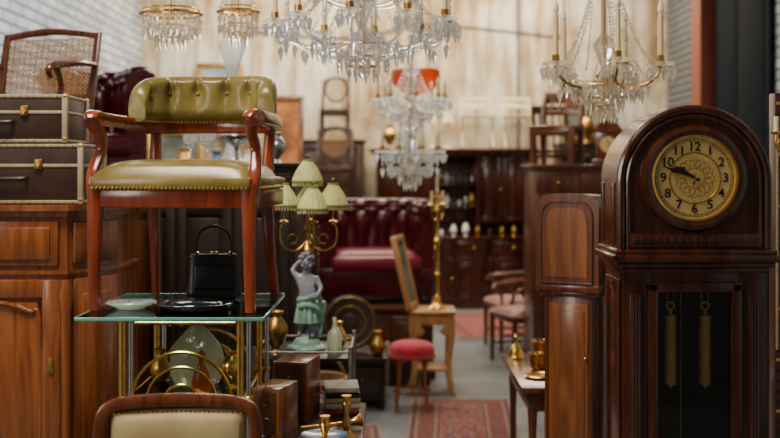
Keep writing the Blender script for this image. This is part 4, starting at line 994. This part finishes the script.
def chandelier(name, loc, Rr, arms, ch, H, metal=OLDBRASS, cr=CRYS, tier2=0, ph=0, low=.13, nst=9, bob=.045, gd=.05, armm=None):
    b = B(name); armm = armm or metal
    b.lathe(cr, [(.0, -low-.06), (.025, -low-.04), (.03, -low), (.05, -.08), (.03, -.04), (.012, 0), (.03, .05), (.045, .09), (.015, .14), (.012, H-.06), (.05, H-.03), (.055, H), (.01, H+.01)], seg=16, flute=8, amp=.05)
    b.tube(metal, [(0, 0, -low-.03), (0, 0, H+.03)], .006)
    chain(b, H+.02, ZC-loc[2]-.03, metal); b.lathe(metal, [(.05, ZC-loc[2]-.002), (.045, ZC-loc[2]-.03), (.01, ZC-loc[2]-.04)], seg=16)
    tp = []
    for i in range(arms):
        a = ph+2*pi*i/arms; candle_arm(b, a, Rr, 0, ch, armm, cr, low=low, bob=bob, drop=gd); tp.append((Rr*cos(a), Rr*sin(a), 0))
    for i in range(arms):
        p, q = tp[i], tp[(i+1) % arms]; b.strand(cr, p, q, .07, max(6, int(nst*1.3)), .008)
        mid = ((p[0]+q[0])/2, (p[1]+q[1])/2, -.08); b.gem(cr, mid, .015, .07, 6, .72)
        c = (.05*cos(ph+2*pi*i/arms), .05*sin(ph+2*pi*i/arms), H-.01); b.strand(cr, c, p, .08, int(nst*2.3), .009)
        mm = (mid[0], mid[1], -.02); b.strand(cr, c, mm, .05, nst*2, .007)
        ia = ph+2*pi*i/arms
        for f in (.4, .58, .78):
            ri = Rr*f; b.gem(cr, (ri*cos(ia), ri*sin(ia), -low*.95+.01), .013, .065, 5, .72)
        b.strand(cr, p, (.03*cos(ia), .03*sin(ia), -low-.03), .05, int(nst*2.2), .008)
    if tier2:
        for i in range(tier2):
            a = ph+.3+2*pi*i/tier2; candle_arm(b, a, Rr*.55, .16, ch, armm, cr, low=.08, bob=bob*.9, drop=gd)
    for (rr, z, n) in ((.13*Rr/.4+.05, -low+.01, 20), (.08*Rr/.4+.03, -low-.035, 14), (.05*Rr/.4+.015, -low-.07, 9)):
        b.ring(metal, (0, 0, z), rr, .003, ts=5)
        for k in range(n): t = 2*pi*k/n; b.gem(cr, (rr*cos(t), rr*sin(t), z-.003), .011, gd*1.15, 5, .72)
        for k in range(3): t = 2*pi*k/3; b.tube(metal, [(0, 0, z), (rr*cos(t), rr*sin(t), z)], .002, seg=4)
    b.sph(cr, (0, 0, -low-.10), .022, 10, 7)
    return b.done(loc, ang=10)
chandelier('large_crystal_chandelier', (-.112, 4.5, 2.20), .365, 10, .06, .42, tier2=6, ph=.2, low=.10, nst=12, armm=CRYS, metal=OLDBRASS, gd=.065)
chandelier('crystal_chandelier', (.14, 7.1, 2.05), .22, 8, .05, .22, ph=.1, low=.09, nst=8, armm=CRYS, gd=.06)
chandelier('small_crystal_chandelier', (.12, 6.55, 1.70), .18, 8, .05, .2, ph=.4, low=.09, nst=8, armm=CRYS, gd=.06)
chandelier('brass_crystal_chandelier', (.880, 4.45, 2.02), .225, 5, .17, .36, metal=OLDBRASS, cr=CRYSW, ph=radians(200), low=.085, nst=15, gd=.065, bob=.052)
def basket(loc, Rr):
    b = B('crystal_basket_pendant_lamp')
    b.ring(BRASS, (0, 0, 0), Rr, .008, seg=36, asp=1.6); b.ring(BRASS, (0, 0, .02), Rr*.96, .004, seg=36)
    b.ring(BRASS, (0, 0, .25), Rr*.35, .006); b.lathe(BRASS, [(.01, .25), (.03, .26), (.01, .3)], seg=14); b.tube(BRASS, [(0, 0, 0), (0, 0, .3)], .004)
    for k in range(3): t = 2*pi*k/3; b.tube(BRASS, [(0, 0, .25), (Rr*.35*cos(t), Rr*.35*sin(t), .25)], .003); b.tube(BRASS, [(0, 0, .0), (Rr*cos(t), Rr*sin(t), 0)], .003)
    n = int(Rr*230)
    for k in range(n):
        t = 2*pi*k/n; b.gem(CRYSW, (Rr*cos(t), Rr*sin(t), -.006), .0085, .055, 4, .6); b.gem(CRYSW, (Rr*cos(t), Rr*sin(t), -.058), .009, .06, 5, .75)
        b.strand(CRYSW, (Rr*.35*cos(t), Rr*.35*sin(t), .25), (Rr*.96*cos(t), Rr*.96*sin(t), .02), .04, 14, .006)
    for (f, z) in ((.75, -.06), (.5, -.10)):
        b.ring(BRASS, (0, 0, z), Rr*f, .003); m2 = int(n*f)
        for k in range(m2): t = 2*pi*k/m2; b.gem(CRYSW, (Rr*f*cos(t), Rr*f*sin(t), z), .010, .07, 5, .75)
        for k in range(3): t = 2*pi*k/3; b.tube(BRASS, [(0, 0, .0), (Rr*f*cos(t), Rr*f*sin(t), z)], .002, seg=4)
    chain(b, .3, ZC-loc[2]-.02, BRASS); b.cyl(BRASS, (0, 0, ZC-loc[2]-.025), .04, .024)
    return b.done(loc, ang=10)
basket((-1.01, 5.0, 2.32), .135); basket((-.70, 5.0, 2.33), .09)
b = B('amber_pendant_lamp'); b.shell(AMBER, [(.02, -.13), (.11, -.10), (.17, -.04), (.18, .04), (.165, .06)], seg=32, sm=3); b.ring(OLDBRASS, (0, 0, .055), .17, .007)
for k in range(3):
    t = 2*pi*k/3; b.tube(OLDBRASS, [(.167*cos(t), .167*sin(t), .055), (0, 0, .35)], .004)
chain(b, .34, ZC-2.28-.02, OLDBRASS); b.cyl(OLDBRASS, (0, 0, ZC-2.28-.02), .04, .019); b.done((.19, 8.0, 2.28))

# ------------------------------------------------------------------ lights, world, camera
def area(name, loc, size, sy, e, col, rot=(0, 0, 0)):
    l = bpy.data.lights.new(name, 'AREA'); l.shape = 'RECTANGLE'; l.size = size; l.size_y = sy; l.energy = e; l.color = col
    o = bpy.data.objects.new(name, l); o.location = loc; o.rotation_euler = [radians(a) for a in rot]; COL.objects.link(o)
area('skylight_back', (0.2, 11.9, 4.25), 5.0, 1.4, 330, (1, .88, .70))
area('skylight_middle', (0, 7.6, 4.25), 2.0, 1.4, 115, (1, .89, .73))
area('skylight_left', (-2.3, 8.0, 4.1), .8, 4.0, 70, (.94, .97, 1), (0, 20, 0))
area('skylight_front', (-1.2, 2.9, 4.2), 1.2, 1.2, 180, (1, .90, .76), (0, -12, 0))
area('shop_window', (-2.7, 1.5, 2.4), 1.4, 1.4, 68, (1, .91, .79), (0, -80, -20))
w = bpy.data.worlds.new('World'); SC.world = w; w.use_nodes = True
w.node_tree.nodes['Background'].inputs[0].default_value = (1, .93, .85, 1); w.node_tree.nodes['Background'].inputs[1].default_value = .08
cam = bpy.data.cameras.new('Camera'); co = bpy.data.objects.new('Camera', cam); COL.objects.link(co)
co.location = (0, 0, 1.6); co.rotation_euler = (radians(90), 0, 0); cam.lens = 50; cam.sensor_width = 36; cam.shift_y = -49/780
cam.dof.use_dof = True; cam.dof.focus_distance = 3.8; cam.dof.aperture_fstop = 2.0
SC.camera = co
